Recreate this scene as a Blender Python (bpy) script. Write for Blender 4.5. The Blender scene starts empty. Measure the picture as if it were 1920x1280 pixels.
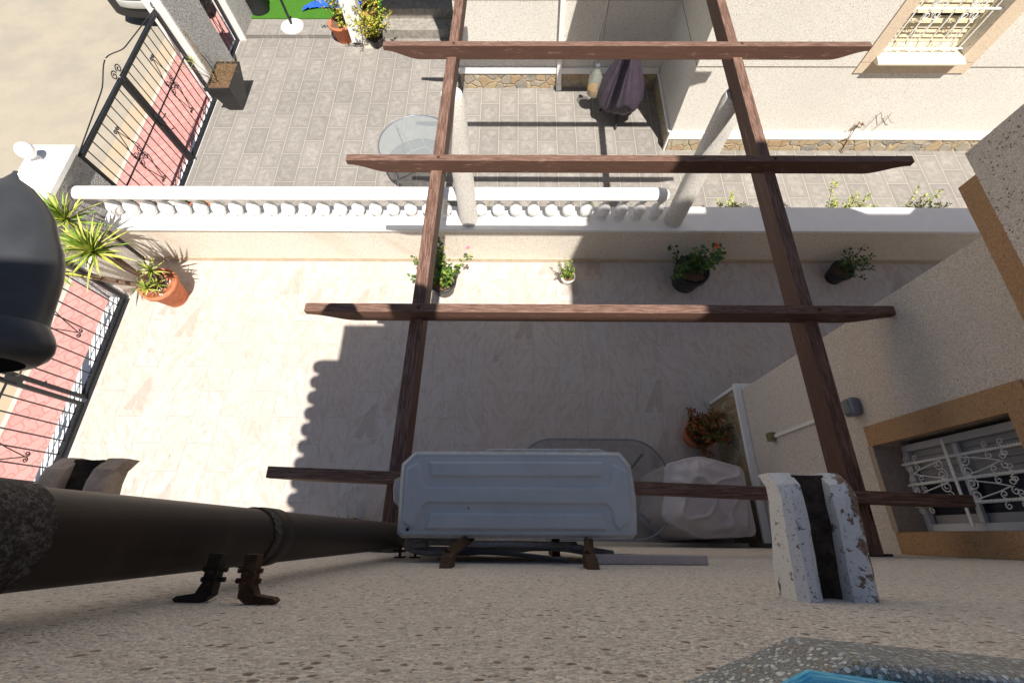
import bpy, math, random
from mathutils import Vector, Matrix, Euler, noise
R = math.radians
random.seed(7)
# ------------------------------------------------------------------ camera, world, sun, exposure
SC = bpy.context.scene
F_PX, PITCH, YAW, ROLL, H = 839.18, .408278457, -.0164262826, .0095405, 5.0
def rz(a):
    return Matrix(((math.cos(a), -math.sin(a), 0), (math.sin(a), math.cos(a), 0), (0, 0, 1)))
RX = Matrix(((1, 0, 0), (0, math.cos(PITCH), -math.sin(PITCH)), (0, math.sin(PITCH), math.cos(PITCH))))
W2C = rz(ROLL) @ RX.transposed() @ rz(YAW)
cam_d = bpy.data.cameras.new('camera')
cam = bpy.data.objects.new('camera', cam_d)
SC.collection.objects.link(cam)
cam_d.sensor_width = 36
cam_d.lens = F_PX / 1920 * 36
cam_d.clip_start = .02
cam_d.clip_end = 3000
cam.matrix_world = Matrix.Translation((0, 0, H)) @ W2C.transposed().to_4x4()
SC.camera = cam
cam_d.dof.use_dof = False

def ray(x, y):
    return W2C.transposed() @ Vector((x - 960, -(y - 640), -F_PX))
def at(x, y, z):            # point of the horizontal plane z seen at photo pixel x, y
    r = ray(x, y); t = (z - H) / r.z
    return Vector((r.x * t, r.y * t, z))

w = bpy.data.worlds.new('World'); SC.world = w; w.use_nodes = True
nt = w.node_tree; nt.nodes.clear()
sky = nt.nodes.new('ShaderNodeTexSky'); sky.sky_type = 'NISHITA'; sky.sun_disc = False
SUN = Vector((.17, -.455, 1)).normalized()
sky.sun_elevation = math.asin(SUN.z); sky.sun_rotation = math.atan2(SUN.x, SUN.y)
sky.air_density = 1; sky.dust_density = 1.2; sky.ozone_density = .8
bg = nt.nodes.new('ShaderNodeBackground'); bg.inputs[1].default_value = .05
wo = nt.nodes.new('ShaderNodeOutputWorld')
nt.links.new(sky.outputs[0], bg.inputs[0]); nt.links.new(bg.outputs[0], wo.inputs[0])
sd = bpy.data.lights.new('sun', 'SUN'); sd.energy = 5; sd.angle = R(.5); sd.color = (1, .95, .87)
so = bpy.data.objects.new('sun', sd); SC.collection.objects.link(so)
so.rotation_euler = SUN.to_track_quat('Z', 'Y').to_euler()
SC.view_settings.view_transform = 'Standard'; SC.view_settings.look = 'None'
SC.view_settings.exposure = .66; SC.view_settings.gamma = 1
SC.render.engine = 'CYCLES'

# ------------------------------------------------------------------ node helpers
class V:
    def __init__(s, g, sock): s.g = g; s.s = sock
    def _op(a, op, b=None, c=None, clamp=False):
        n = a.g.nodes.new('ShaderNodeMath'); n.operation = op; n.use_clamp = clamp
        for i, v in enumerate((a, b, c)):
            if v is None: continue
            if isinstance(v, V): a.g.links.new(v.s, n.inputs[i])
            else: n.inputs[i].default_value = v
        return V(a.g, n.outputs[0])
    def __add__(a, b): return a._op('ADD', b)
    def __sub__(a, b): return a._op('SUBTRACT', b)
    def __mul__(a, b): return a._op('MULTIPLY', b)
    def __truediv__(a, b): return a._op('DIVIDE', b)
    def floor(a): return a._op('FLOOR')
    def fract(a): return a._op('FRACT')
    def absv(a): return a._op('ABSOLUTE')
    def minv(a, b): return a._op('MINIMUM', b)
    def maxv(a, b): return a._op('MAXIMUM', b)
    def gt(a, b): return a._op('GREATER_THAN', b)
    def lt(a, b): return a._op('LESS_THAN', b)
    def mod(a, b): return a._op('FLOORED_MODULO', b)
    def rng(a, lo, hi, o0=0., o1=1., smooth=True):
        n = a.g.nodes.new('ShaderNodeMapRange')
        n.interpolation_type = 'SMOOTHSTEP' if smooth else 'LINEAR'
        a.g.links.new(a.s, n.inputs[0])
        for i, v in zip((1, 2, 3, 4), (lo, hi, o0, o1)): n.inputs[i].default_value = v
        return V(a.g, n.outputs[0])
class G:
    def __init__(s, name, rough=.8, spec=.3):
        s.m = bpy.data.materials.new(name); s.m.use_nodes = True
        s.t = s.m.node_tree; s.nodes = s.t.nodes; s.links = s.t.links
        s.b = s.nodes['Principled BSDF']; s.b.inputs['Roughness'].default_value = rough
        s.b.inputs['Specular IOR Level'].default_value = spec
    def coord(s):
        n = s.nodes.new('ShaderNodeTexCoord'); return n.outputs['Object']
    def geo(s):
        n = s.nodes.new('ShaderNodeNewGeometry'); return n.outputs['Position']
    def xyz(s, sock):
        n = s.nodes.new('ShaderNodeSeparateXYZ'); s.links.new(sock, n.inputs[0])
        return [V(s.t, n.outputs[i]) for i in range(3)]
    def comb(s, x, y, z=0.):
        n = s.nodes.new('ShaderNodeCombineXYZ')
        for i, v in enumerate((x, y, z)):
            if isinstance(v, V): s.links.new(v.s, n.inputs[i])
            else: n.inputs[i].default_value = v
        return n.outputs[0]
    def noise(s, vec, scale, detail=4, rough=.55, dist=0, out=0):
        n = s.nodes.new('ShaderNodeTexNoise'); s.links.new(vec, n.inputs['Vector'])
        n.inputs['Scale'].default_value = scale; n.inputs['Detail'].default_value = detail
        n.inputs['Roughness'].default_value = rough; n.inputs['Distortion'].default_value = dist
        return V(s.t, n.outputs[out])
    def voro(s, vec, scale, feature='F1', rnd=1):
        n = s.nodes.new('ShaderNodeTexVoronoi'); s.links.new(vec, n.inputs['Vector'])
        n.feature = feature; n.inputs['Scale'].default_value = scale; n.inputs['Randomness'].default_value = rnd
        return V(s.t, n.outputs['Distance']), (n.outputs['Color'] if 'Color' in n.outputs else None)
    def white(s, vec):
        n = s.nodes.new('ShaderNodeTexWhiteNoise'); n.noise_dimensions = '3D'; s.links.new(vec, n.inputs[0])
        return V(s.t, n.outputs['Value']), n.outputs['Color']
    def mix(s, f, a, b, mode='MIX'):
        n = s.nodes.new('ShaderNodeMix'); n.data_type = 'RGBA'; n.blend_type = mode
        if isinstance(f, V): s.links.new(f.s, n.inputs[0])
        else: n.inputs[0].default_value = f
        for i, v in ((6, a), (7, b)):
            if isinstance(v, tuple): n.inputs[i].default_value = (*v, 1)
            else: s.links.new(v, n.inputs[i])
        return n.outputs[2]
    def ramp(s, f, stops, interp='LINEAR'):
        n = s.nodes.new('ShaderNodeValToRGB'); s.links.new(f.s, n.inputs[0])
        cr = n.color_ramp; cr.interpolation = interp
        while len(cr.elements) < len(stops): cr.elements.new(.5)
        for e, (p, c) in zip(cr.elements, stops): e.position = p; e.color = (*c, 1)
        return n.outputs[0]
    def color(s, c):
        if isinstance(c, tuple): s.b.inputs['Base Color'].default_value = (*c, 1)
        else: s.links.new(c, s.b.inputs['Base Color'])
        return s
    def rough(s, v): s.links.new(v.s, s.b.inputs['Roughness']); return s
    def bump(s, h, dist=.003, strength=1.):
        n = s.nodes.new('ShaderNodeBump'); n.inputs['Distance'].default_value = dist
        n.inputs['Strength'].default_value = strength
        s.links.new(h.s, n.inputs['Height']); s.links.new(n.outputs[0], s.b.inputs['Normal']); return s

def plain(name, c, rough=.6, var=.12, scale=20, spec=.3, metal=0, bump=0, dirt=None):
    g = G(name, rough, spec); p = g.geo()
    n = g.noise(p, scale, 5, .6)
    lo = tuple(max(0, x * (1 - var)) for x in c); hi = tuple(min(1, x * (1 + var)) for x in c)
    col = g.mix(n.rng(.3, .7), lo, hi)
    if dirt:
        d = g.noise(p, scale * .35, 6, .7).rng(.55, .72)
        col = g.mix(d, col, dirt)
    g.color(col); g.b.inputs['Metallic'].default_value = metal
    if bump: g.bump(g.noise(p, scale * 4, 4), bump)
    return g.m

def pebble(name, c, scale=1., dark=(.16, .09, .05), specks=.5, bump=.003, stain=None):
    g = G(name, .9, .15); p = g.geo()
    d1, c1 = g.voro(p, 190 * scale); 
    h1 = g.xyz(c1)[0]
    col = g.mix(h1.rng(0, 1, 0, 1, False), tuple(x * .70 for x in c), tuple(min(1, x * 1.22) for x in c))
    d2, c2 = g.voro(p, 74 * scale); r2, r3, r4 = g.xyz(c2)
    m = r2.gt(1 - .16 * specks) * d2.rng(.30, .46, 1, 0)
    peb = g.ramp(r3, [(0, dark), (.45, (.30, .18, .09)), (.8, (.36, .33, .30)), (1, (.10, .09, .09))], 'CONSTANT')
    col = g.mix(m * .85, col, peb)
    d5, c5 = g.voro(p, 210 * scale); q1, q2, q3 = g.xyz(c5)
    col = g.mix(q1.gt(1 - .10 * specks) * d5.rng(.3, .45, .8, 0), col, tuple(x * .6 for x in dark))
    big = g.noise(p, 1.3, 4, .6)
    col = g.mix(big.rng(.35, .75, 0, .35), col, tuple(x * .82 for x in c))
    if stain:
        x, y, z = g.xyz(p)
        sn = g.noise(g.comb(x * 1.0 + z * .7, y * .3, z * .35), 2.1, 4, .55).rng(.5, .72, 0, .55)
        col = g.mix(sn, col, stain)
    g.color(col)
    g.bump((d1 * -1.) + g.noise(p, 420 * scale, 2) * .5, bump)
    return g.m

def wood(name, axis, c=(.098, .052, .038)):
    g = G(name, .62, .25); x, y, z = g.xyz(g.coord())
    s = {'x': (x * .06, y, z), 'y': (x, y * .06, z)}[axis]
    v = g.comb(*s)
    grain = g.noise(v, 60, 6, .7, .4); fine = g.noise(v, 240, 3, .7)
    col = g.ramp(grain, [(.25, tuple(k * .85 for k in c)), (.5, c), (.75, tuple(k * 1.17 for k in c))])
    worn = g.noise(g.comb(s[0] * 5, s[1], s[2]), 26, 6, .75)
    col = g.mix(worn.rng(.55, .72) * fine.rng(.4, .6), col, (.30, .19, .14))
    nx, ny, nz = g.xyz(g.nodes.new('ShaderNodeNewGeometry').outputs['Normal'])
    top = nz.rng(.6, .95)
    grey = g.noise(v, 130, 5, .75).rng(.40, .62)
    col = g.mix(top * grey * .6, col, (.34, .21, .16))
    kn, kc = g.voro(g.comb(*{'x': (x * .45, y * 2, z * 2), 'y': (x * 2, y * .45, z * 2)}[axis]), 3.1)
    col = g.mix(kn.rng(.05, .10, .8, 0), col, (.03, .014, .01))
    g.color(col); g.bump(grain + fine * .4 - worn * .5, .0025)
    return g.m

def tile_floor(name, ox, oy, tw, tl, base, kind):
    g = G(name, .55 if kind == 'beige' else .7, .25); x, y, z = g.xyz(g.geo())
    u = (x - ox) / tw; i = u.floor(); fu = u.fract()
    v = (y - oy) / tl + i.mod(2) * .5; j = v.floor(); fv = v.fract()
    r1, rc = g.white(g.comb(i, j, 3.1)); ra, rb, rcv = g.xyz(rc)
    eu = fu.minv(fu * -1 + 1) * tw; ev = fv.minv(fv * -1 + 1) * tl
    e = eu.minv(ev)
    loc = g.comb(fu * tw, fv * tl, ra * 37)
    if kind == 'beige':
        joint = e.rng(.0010, .0024, 1, 0)
        vein = g.noise(g.comb(fu * tw * 2.4 + fv * tl * (rcv * 3 - 1.3), fv * tl * .9, ra * 37), 7, 6, .62, .8)
        fine = g.noise(loc, 60, 4, .7)
        hue = g.mix(ra, (base[0] * .97, base[1] * .93, base[2] * .90), (base[0] * .95, base[1] * .98, base[2] * 1.0))
        col = g.mix(vein.rng(.42, .66, 0, .8), hue, tuple(k * t for k, t in zip(base, (.80, .73, .68))))
        col = g.mix(fine.rng(.45, .8, 0, .25), col, tuple(k * .72 for k in base))
        # printed motifs of the stone pattern: a slanting wedge and a brown bruise
        wob = g.noise(loc, 22, 3, .6) * .16
        wedge = (fu + .02 - fv * .95 - wob).gt(0) * fv.gt(.12) * (fv + wob).lt(.86) * fu.lt(.96)
        notch = ((fu - .62).absv() * 1.6 + fv).gt(.30)
        wedge = wedge * notch * rb.lt(.13)
        col = g.mix(wedge * .55, col, tuple(k * t for k, t in zip(base, (.68, .60, .56))))
        br = g.noise(g.comb(fu * tw * 2.5, fv * tl * .8, ra * 91), 16, 6, .8, .5).rng(.50, .66)
        bm = (fu - .55).absv().rng(.08, .30, 1, 0) * (fv - .25).absv().rng(.08, .30, 1, 0) * rb.gt(.72)
        col = g.mix(br * bm * .9, col, tuple(k * t for k, t in zip(base, (.55, .47, .43))))
        st = g.noise(g.comb(fu * tw * 5 + fv * tl * (rb * 3 - 1), fv * tl * 1.1, ra * 53), 13, 6, .75, .6).rng(.56, .70)
        col = g.mix(st * rcv * .7, col, tuple(k * t for k, t in zip(base, (.66, .58, .53))))
        fl = g.noise(loc, 34, 4, .8).rng(.62, .70)
        col = g.mix(fl * .6, col, tuple(k * t for k, t in zip(base, (.58, .5, .45))))
        col = g.mix(joint * .5, col, tuple(k * .45 for k in base))
        g.color(col); g.bump((joint * -1.) + fine * .12, .0015)
    else:
        joint = e.rng(.0024, .0046, 1, 0)
        edge = e.rng(0, .09, 1, 0)
        mot = g.noise(loc, 12, 7, .74, .4); fine = g.noise(loc, 70, 5, .75)
        a = g.mix(ra, tuple(k * .76 for k in base), tuple(k * 1.16 for k in base))
        col = g.mix(mot.rng(.35, .65), g.mix(.55, a, tuple(k * .62 for k in base)), g.mix(.34, a, tuple(min(1, k * 1.5) for k in base)))
        col = g.mix(fine.rng(.4, .7, 0, .4), col, tuple(k * .5 for k in base))
        col = g.mix(edge * mot.rng(.40, .6) * .6, col, tuple(k * .5 for k in base))
        col = g.mix(joint, col, (.50, .46, .40))
        g.color(col); g.bump((joint * -1.) + mot * .3 + fine * .2, .003)
    return g.m

def stonecap(name):                                         # coloured crazy-stone skirting
    g = G(name, .8, .2); p = g.geo()
    wv = g.noise(p, 5, 2, .5, 0, 1)
    vv = g.nodes.new('ShaderNodeVectorMath'); vv.operation = 'MULTIPLY_ADD'
    g.links.new(wv.s, vv.inputs[0]); vv.inputs[1].default_value = (.12, .12, .12); g.links.new(p, vv.inputs[2])
    d, c = g.voro(vv.outputs[0], 6.2); r, q, k = g.xyz(c)
    col = g.ramp(r, [(0, (.40, .27, .15)), (.25, (.44, .37, .25)), (.45, (.33, .31, .27)), (.62, (.45, .34, .20)), (.82, (.22, .23, .23)), (.90, (.48, .43, .33))], 'CONSTANT')
    col = g.mix(g.noise(p, 9, 5, .7).rng(.35, .7, 0, .75), col, (.43, .36, .26))
    n = g.noise(p, 26, 5, .7)
    col = g.mix(n.rng(.35, .7, 0, .6), col, (.26, .20, .13))
    de, _ = g.voro(vv.outputs[0], 6.2, 'DISTANCE_TO_EDGE')
    col = g.mix(de.rng(.008, .03, .45, 0), col, (.30, .25, .19))
    g.color(col); g.bump(de.rng(0, .1) + n * .3, .01)
    return g.m

M = {}
M['floor'] = tile_floor('terrace_tile', .226, 1.214, .2985, .606, (.555, .498, .452), 'beige')
M['patio'] = tile_floor('patio_tile', .033, 6.06, .311, .565, (.285, .263, .240), 'grey')
M['wall'] = pebble('pebbledash', (.87, .755, .665), 1.25, specks=.9, bump=.005, stain=None)
M['wallwing'] = pebble('wing_pebbledash', (.76, .68, .60), 1.1, specks=.7, bump=.003)
M['wallb'] = pebble('boundary_render', (.80, .73, .63), 1.1, specks=.4, stain=(.64, .50, .37))
M['wallw'] = pebble('white_render', (.80, .76, .69), 1., specks=.35)
M['rough'] = pebble('rough_grey_render', (.74, .72, .70), .38, dark=(.16, .15, .15), specks=1.2, bump=.03)
M['colr'] = pebble('column_render', (.80, .76, .70), 1.2, specks=.5, bump=.004)
M['orange'] = pebble('ochre_render', (.49, .30, .165), 1.3, dark=(.2, .09, .03), specks=.5, bump=.002)
M['paleorange'] = pebble('pale_ochre_render', (.74, .60, .45), 1.3, dark=(.3, .2, .1), specks=.2, bump=.002)
M['white'] = plain('white_paint', (.80, .79, .76), .55, .03, 6, bump=.0008, dirt=(.66, .62, .56))
M['purewhite'] = plain('white_masonry_paint', (.82, .81, .79), .5, .02, 8, bump=.0005)
M['cream'] = plain('cream_paint', (.74, .68, .54), .5, .04, 8)
M['stone'] = stonecap('crazy_stone')
M['woodx'] = wood('stained_wood_rafter', 'x'); M['woody'] = wood('stained_wood_beam', 'y')
M['iron'] = plain('black_wrought_iron', (.022, .024, .028), .45, .3, 40, .5, .2, .001)
M['pipe'] = plain('brown_plastic_pipe', (.022, .0145, .011), .5, .18, 5, .25, dirt=(.06, .045, .035))
def m_collar():
    g = G('weathered_pipe_collar', .8, .2); p = g.geo()
    n = g.noise(p, 260, 5, .8); n2 = g.noise(p, 60, 4, .7)
    g.color(g.mix(n.rng(.42, .6) * n2.rng(.3, .6), (.025, .021, .021), (.15, .145, .15))); g.bump(n, .002); return g.m
M['collar'] = m_collar()
M['rust'] = plain('rusty_bracket', (.07, .036, .018), .75, .4, 70, .3, .2, .002, (.04, .02, .012))
M['darkiron'] = plain('dark_bracket_iron', (.030, .020, .017), .6, .4, 60, .3, .3, .001, (.08, .035, .02))
M['lantern'] = plain('dark_grey_plastic', (.050, .052, .057), .42, .15, 9, .45, dirt=(.032, .033, .036))
M['terra'] = plain('terracotta', (.50, .17, .085), .75, .12, 18, .2, bump=.001, dirt=(.56, .28, .18))
M['blackpot'] = plain('black_plastic_pot', (.018, .019, .021), .4, .2, 12, .5)
M['whitepot'] = plain('white_ceramic_pot', (.78, .76, .72), .35, .03, 10, .5)
M['soil'] = plain('dry_soil', (.17, .10, .06), .95, .5, 120, .1, bump=.008, dirt=(.36, .27, .19))
M['hose'] = plain('grey_insulation', (.24, .225, .22), .65, .15, 40)
M['blackcable'] = plain('black_cable', (.03, .03, .035), .5, .1, 40)
M['alum'] = plain('white_aluminium', (.62, .62, .64), .35, .04, 10, .5)
M['duct'] = plain('warm_plastic_duct', (.50, .42, .38), .5, .06, 30)
M['greyal'] = plain('grey_shutter', (.42, .41, .42), .45, .05, 6, .4)
M['rail'] = plain('grey_metal', (.20, .22, .27), .4, .1, 20, .5, .5)
M['cover'] = plain('beige_cover_fabric', (.53, .49, .50), .6, .06, 12, .3, bump=.001)
M['grillcover'] = plain('dark_plum_fabric', (.045, .033, .050), .42, .15, 9, .5)
M['tanroad'] = None
M['blue'] = plain('blue_tarpaulin', (.03, .12, .62), .4, .15, 9, .5)
M['concrete'] = plain('old_concrete', (.56, .43, .33), .9, .25, 22, .2, bump=.004, dirt=(.16, .125, .10))
M['greystone'] = plain('grey_step_stone', (.27, .25, .22), .8, .2, 16, .2, bump=.002)
M['spoutdirt'] = plain('black_grime', (.055, .040, .030), .9, .5, 45, .2, bump=.004, dirt=(.12, .09, .06))
M['stem'] = plain('green_stem', (.12, .13, .05), .7, .3, 40)
M['trunk'] = plain('dry_trunk', (.20, .13, .09), .9, .4, 60, bump=.004)
M['dry'] = plain('dry_twigs', (.24, .17, .09), .9, .4, 60)
def leafm(name, c, var=.35, scale=14, rough=.5):
    g = G(name, rough, .35); n = g.noise(g.geo(), scale, 3, .6)
    g.color(g.mix(n.rng(.3, .7), tuple(k * (1 - var) for k in c), tuple(min(1, k * (1 + var)) for k in c)))
    g.b.inputs['Subsurface Weight'].default_value = 0
    return g.m
M['leaf'] = leafm('green_leaf', (.085, .16, .022)); M['leafd'] = leafm('dark_leaf', (.04, .085, .022))
M['leafy'] = leafm('yellow_green_leaf', (.30, .33, .045)); M['leafyy'] = leafm('yellow_leaf', (.52, .38, .04))
M['yucca'] = leafm('yucca_green', (.17, .26, .03)); M['yuccay'] = leafm('yucca_yellow_edge', (.42, .43, .09))
M['leafr'] = leafm('red_orange_leaf', (.34, .07, .018)); M['jade'] = leafm('pale_succulent_leaf', (.36, .38, .11))
M['red'] = leafm('red_petal', (.65, .03, .02)); M['pink'] = leafm('pink_petal', (.80, .22, .26))
M['cactus'] = leafm('cactus_skin', (.12, .15, .04), .5, 60); M['dead'] = leafm('brown_leaf', (.22, .12, .06))
M['opal'] = plain('opal_glass', (.84, .83, .80), .25, .02, 12, .5, dirt=(.72, .70, .66))
M['rubber'] = plain('dark_rubber', (.03, .03, .032), .6, .2, 30)
M['carbody'] = plain('dark_green_car_paint', (.035, .055, .05), .25, .05, 2, .6)
M['silver'] = plain('silver_trim', (.42, .42, .40), .35, .05, 5, .5)
def m_road():
    g = G('pale_asphalt', .95, .1); p = g.geo()
    n = g.noise(p, 1.2, 5, .6); f = g.noise(p, 90, 4, .8); f2 = g.noise(p, 260, 2, .8)
    col = g.mix(n.rng(.35, .7), (.37, .325, .26), (.30, .27, .225))
    col = g.mix(f.rng(.42, .66, 0, .4), col, (.27, .235, .185)); col = g.mix(f2.rng(.5, .7, 0, .35), col, (.46, .42, .35))
    g.color(col); g.bump(f, .004); return g.m
M['road'] = m_road()
def m_gutter():
    g = G('tan_gutter', .95, .1); p = g.geo(); n = g.noise(p, 3, 6, .7); f = g.noise(p, 80, 4, .8)
    col = g.mix(n.rng(.35, .7), (.44, .34, .23), (.38, .33, .26)); g.color(g.mix(f.rng(.4, .7, 0, .35), col, (.32, .26, .18))); g.bump(f, .003); return g.m
M['gutter'] = m_gutter()
def m_pink(name, s, col1, col2):
    g = G(name, .85, .2); x, y, z = g.xyz(g.geo())
    wv = (y * (6.283 / s))._op('SINE') * .16 * s
    wu = (x * (6.283 / s))._op('SINE') * .16 * s
    u = (x + wv) / s; i = u.floor(); v = (y + wu) / s + i.mod(2) * .5
    fu = u.fract(); fv = v.fract(); e = fu.minv(fu * -1 + 1).minv(fv.minv(fv * -1 + 1))
    r, c = g.white(g.comb(i, v.floor(), 1)); n = g.noise(g.geo(), 50, 5, .7)
    col = g.mix(r, col1, col2); col = g.mix(n.rng(.4, .7, 0, .3), col, tuple(k * .75 for k in col1))
    j = e.rng(.03, .075, 1, 0)
    g.color(g.mix(j * .45, col, tuple(k * .6 for k in col1))); g.bump(j * -1., .004); return g.m
M['pinkpave'] = m_pink('pink_wavy_paving', .17, (.50, .235, .215), (.55, .28, .255))
M['petalpink'] = leafm('pink_petal_leaf', (.80, .25, .30))
def m_turf():
    g = G('artificial_turf', .9, .1); n = g.noise(g.geo(), 120, 4, .8)
    g.color(g.mix(n.rng(.35, .65), (.03, .11, .012), (.09, .24, .03))); g.bump(n, .01); return g.m
M['turf'] = m_turf()
def m_ac():
    g = G('weathered_white_plastic', .45, .4); p = g.geo()
    n = g.noise(p, 30, 5, .7); f = g.noise(p, 300, 3, .8); b = g.noise(p, 4, 4, .6)
    col = g.mix(b.rng(.35, .7), (.55, .58, .60), (.47, .505, .53))
    col = g.mix(f.rng(.52, .75, 0, .35), col, (.36, .34, .30))
    d, c = g.voro(p, 26); r, q, k = g.xyz(c)
    col = g.mix(r.gt(.93) * d.rng(.06, .16, .8, 0), col, (.12, .10, .08))
    x, y, z = g.xyz(p)
    low = z.rng(3.3695, 3.3655, 0, 1) * n.rng(.35, .6)
    col = g.mix(low * .45, col, (.38, .29, .18))
    g.color(col); g.bump(f, .0006); return g.m
M['ac'] = m_ac()
def m_flaky():
    g = G('flaking_white_paint', .7, .25); p = g.geo()
    n = g.noise(p, 46, 6, .72, .3); n2 = g.noise(p, 170, 4, .8); b = g.noise(p, 12, 3, .5)
    x, y, z = g.xyz(p)
    side = x.rng(.50, .56, -.05, .14)
    m = (n + side + b * .15).rng(.630, .65)
    under = g.mix(n2.rng(.4, .6), (.30, .20, .13), (.17, .11, .075))
    col = g.mix(m, g.mix(n2.rng(.59, .64), (.70, .69, .68), (.20, .15, .12)), under)
    g.color(col); g.bump(m * -1. + n2 * .2, .003); return g.m
M['flaky'] = m_flaky()
def m_terrazzo():
    g = G('washed_pebble_concrete', .45, .5); p = g.geo()
    d, c = g.voro(p, 420); r, q, k = g.xyz(c)
    col = g.ramp(r, [(0, (.60, .64, .66)), (.2, (.32, .37, .40)), (.4, (.78, .80, .78)), (.6, (.46, .50, .53)), (.75, (.34, .25, .17)), (.85, (.66, .68, .64))], 'CONSTANT')
    n = g.noise(p, 900, 3, .7); cem = g.mix(n.rng(.35, .65), (.13, .13, .125), (.34, .34, .33))
    d2, c2 = g.voro(p, 900); r2 = g.xyz(c2)[0]
    cem = g.mix(r2.gt(.6) * d2.rng(.3, .45, 1, 0), cem, (.42, .42, .40))
    m = (d + (q - .5) * .35).rng(.36, .46, 1, 0)
    g.color(g.mix(m, cem, col)); g.bump(m + n * .2, .0015); return g.m
M['terrazzo'] = m_terrazzo()
def m_tray():
    g = G('glossy_blue_plastic', .12, .6); x, y, z = g.xyz(g.geo())
    n = g.noise(g.comb(x * 4, y * 60 + x * 6, z * 90), 9, 4, .6)
    g.color(g.mix(n.rng(.35, .65), (.03, .42, .72), (.20, .75, .95))); g.bump(n, .001); return g.m
M['tray'] = m_tray()
def m_glass(name, tint, a, rough=.1):
    g = G(name, rough, .5); g.color(tint)
    tr = g.nodes.new('ShaderNodeBsdfTransparent'); tr.inputs[0].default_value = (*[.85 + .15 * t for t in tint], 1)
    mx = g.nodes.new('ShaderNodeMixShader'); mx.inputs[0].default_value = a
    out = g.nodes['Material Output']
    g.links.new(tr.outputs[0], mx.inputs[1]); g.links.new(g.b.outputs[0], mx.inputs[2]); g.links.new(mx.outputs[0], out.inputs[0])
    return g.m
M['glass'] = m_glass('clear_table_glass', (.20, .22, .25), .10)
M['frost'] = m_glass('textured_table_glass', (.34, .37, .38), .40, .35)
M['bottle'] = m_glass('bottle_plastic', (.50, .54, .48), .30)
M['amber'] = m_glass('amber_liquid', (.40, .20, .04), .8)
M['pane'] = plain('dark_window_pane', (.035, .035, .05), .08, .1, 2, .6)

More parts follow.
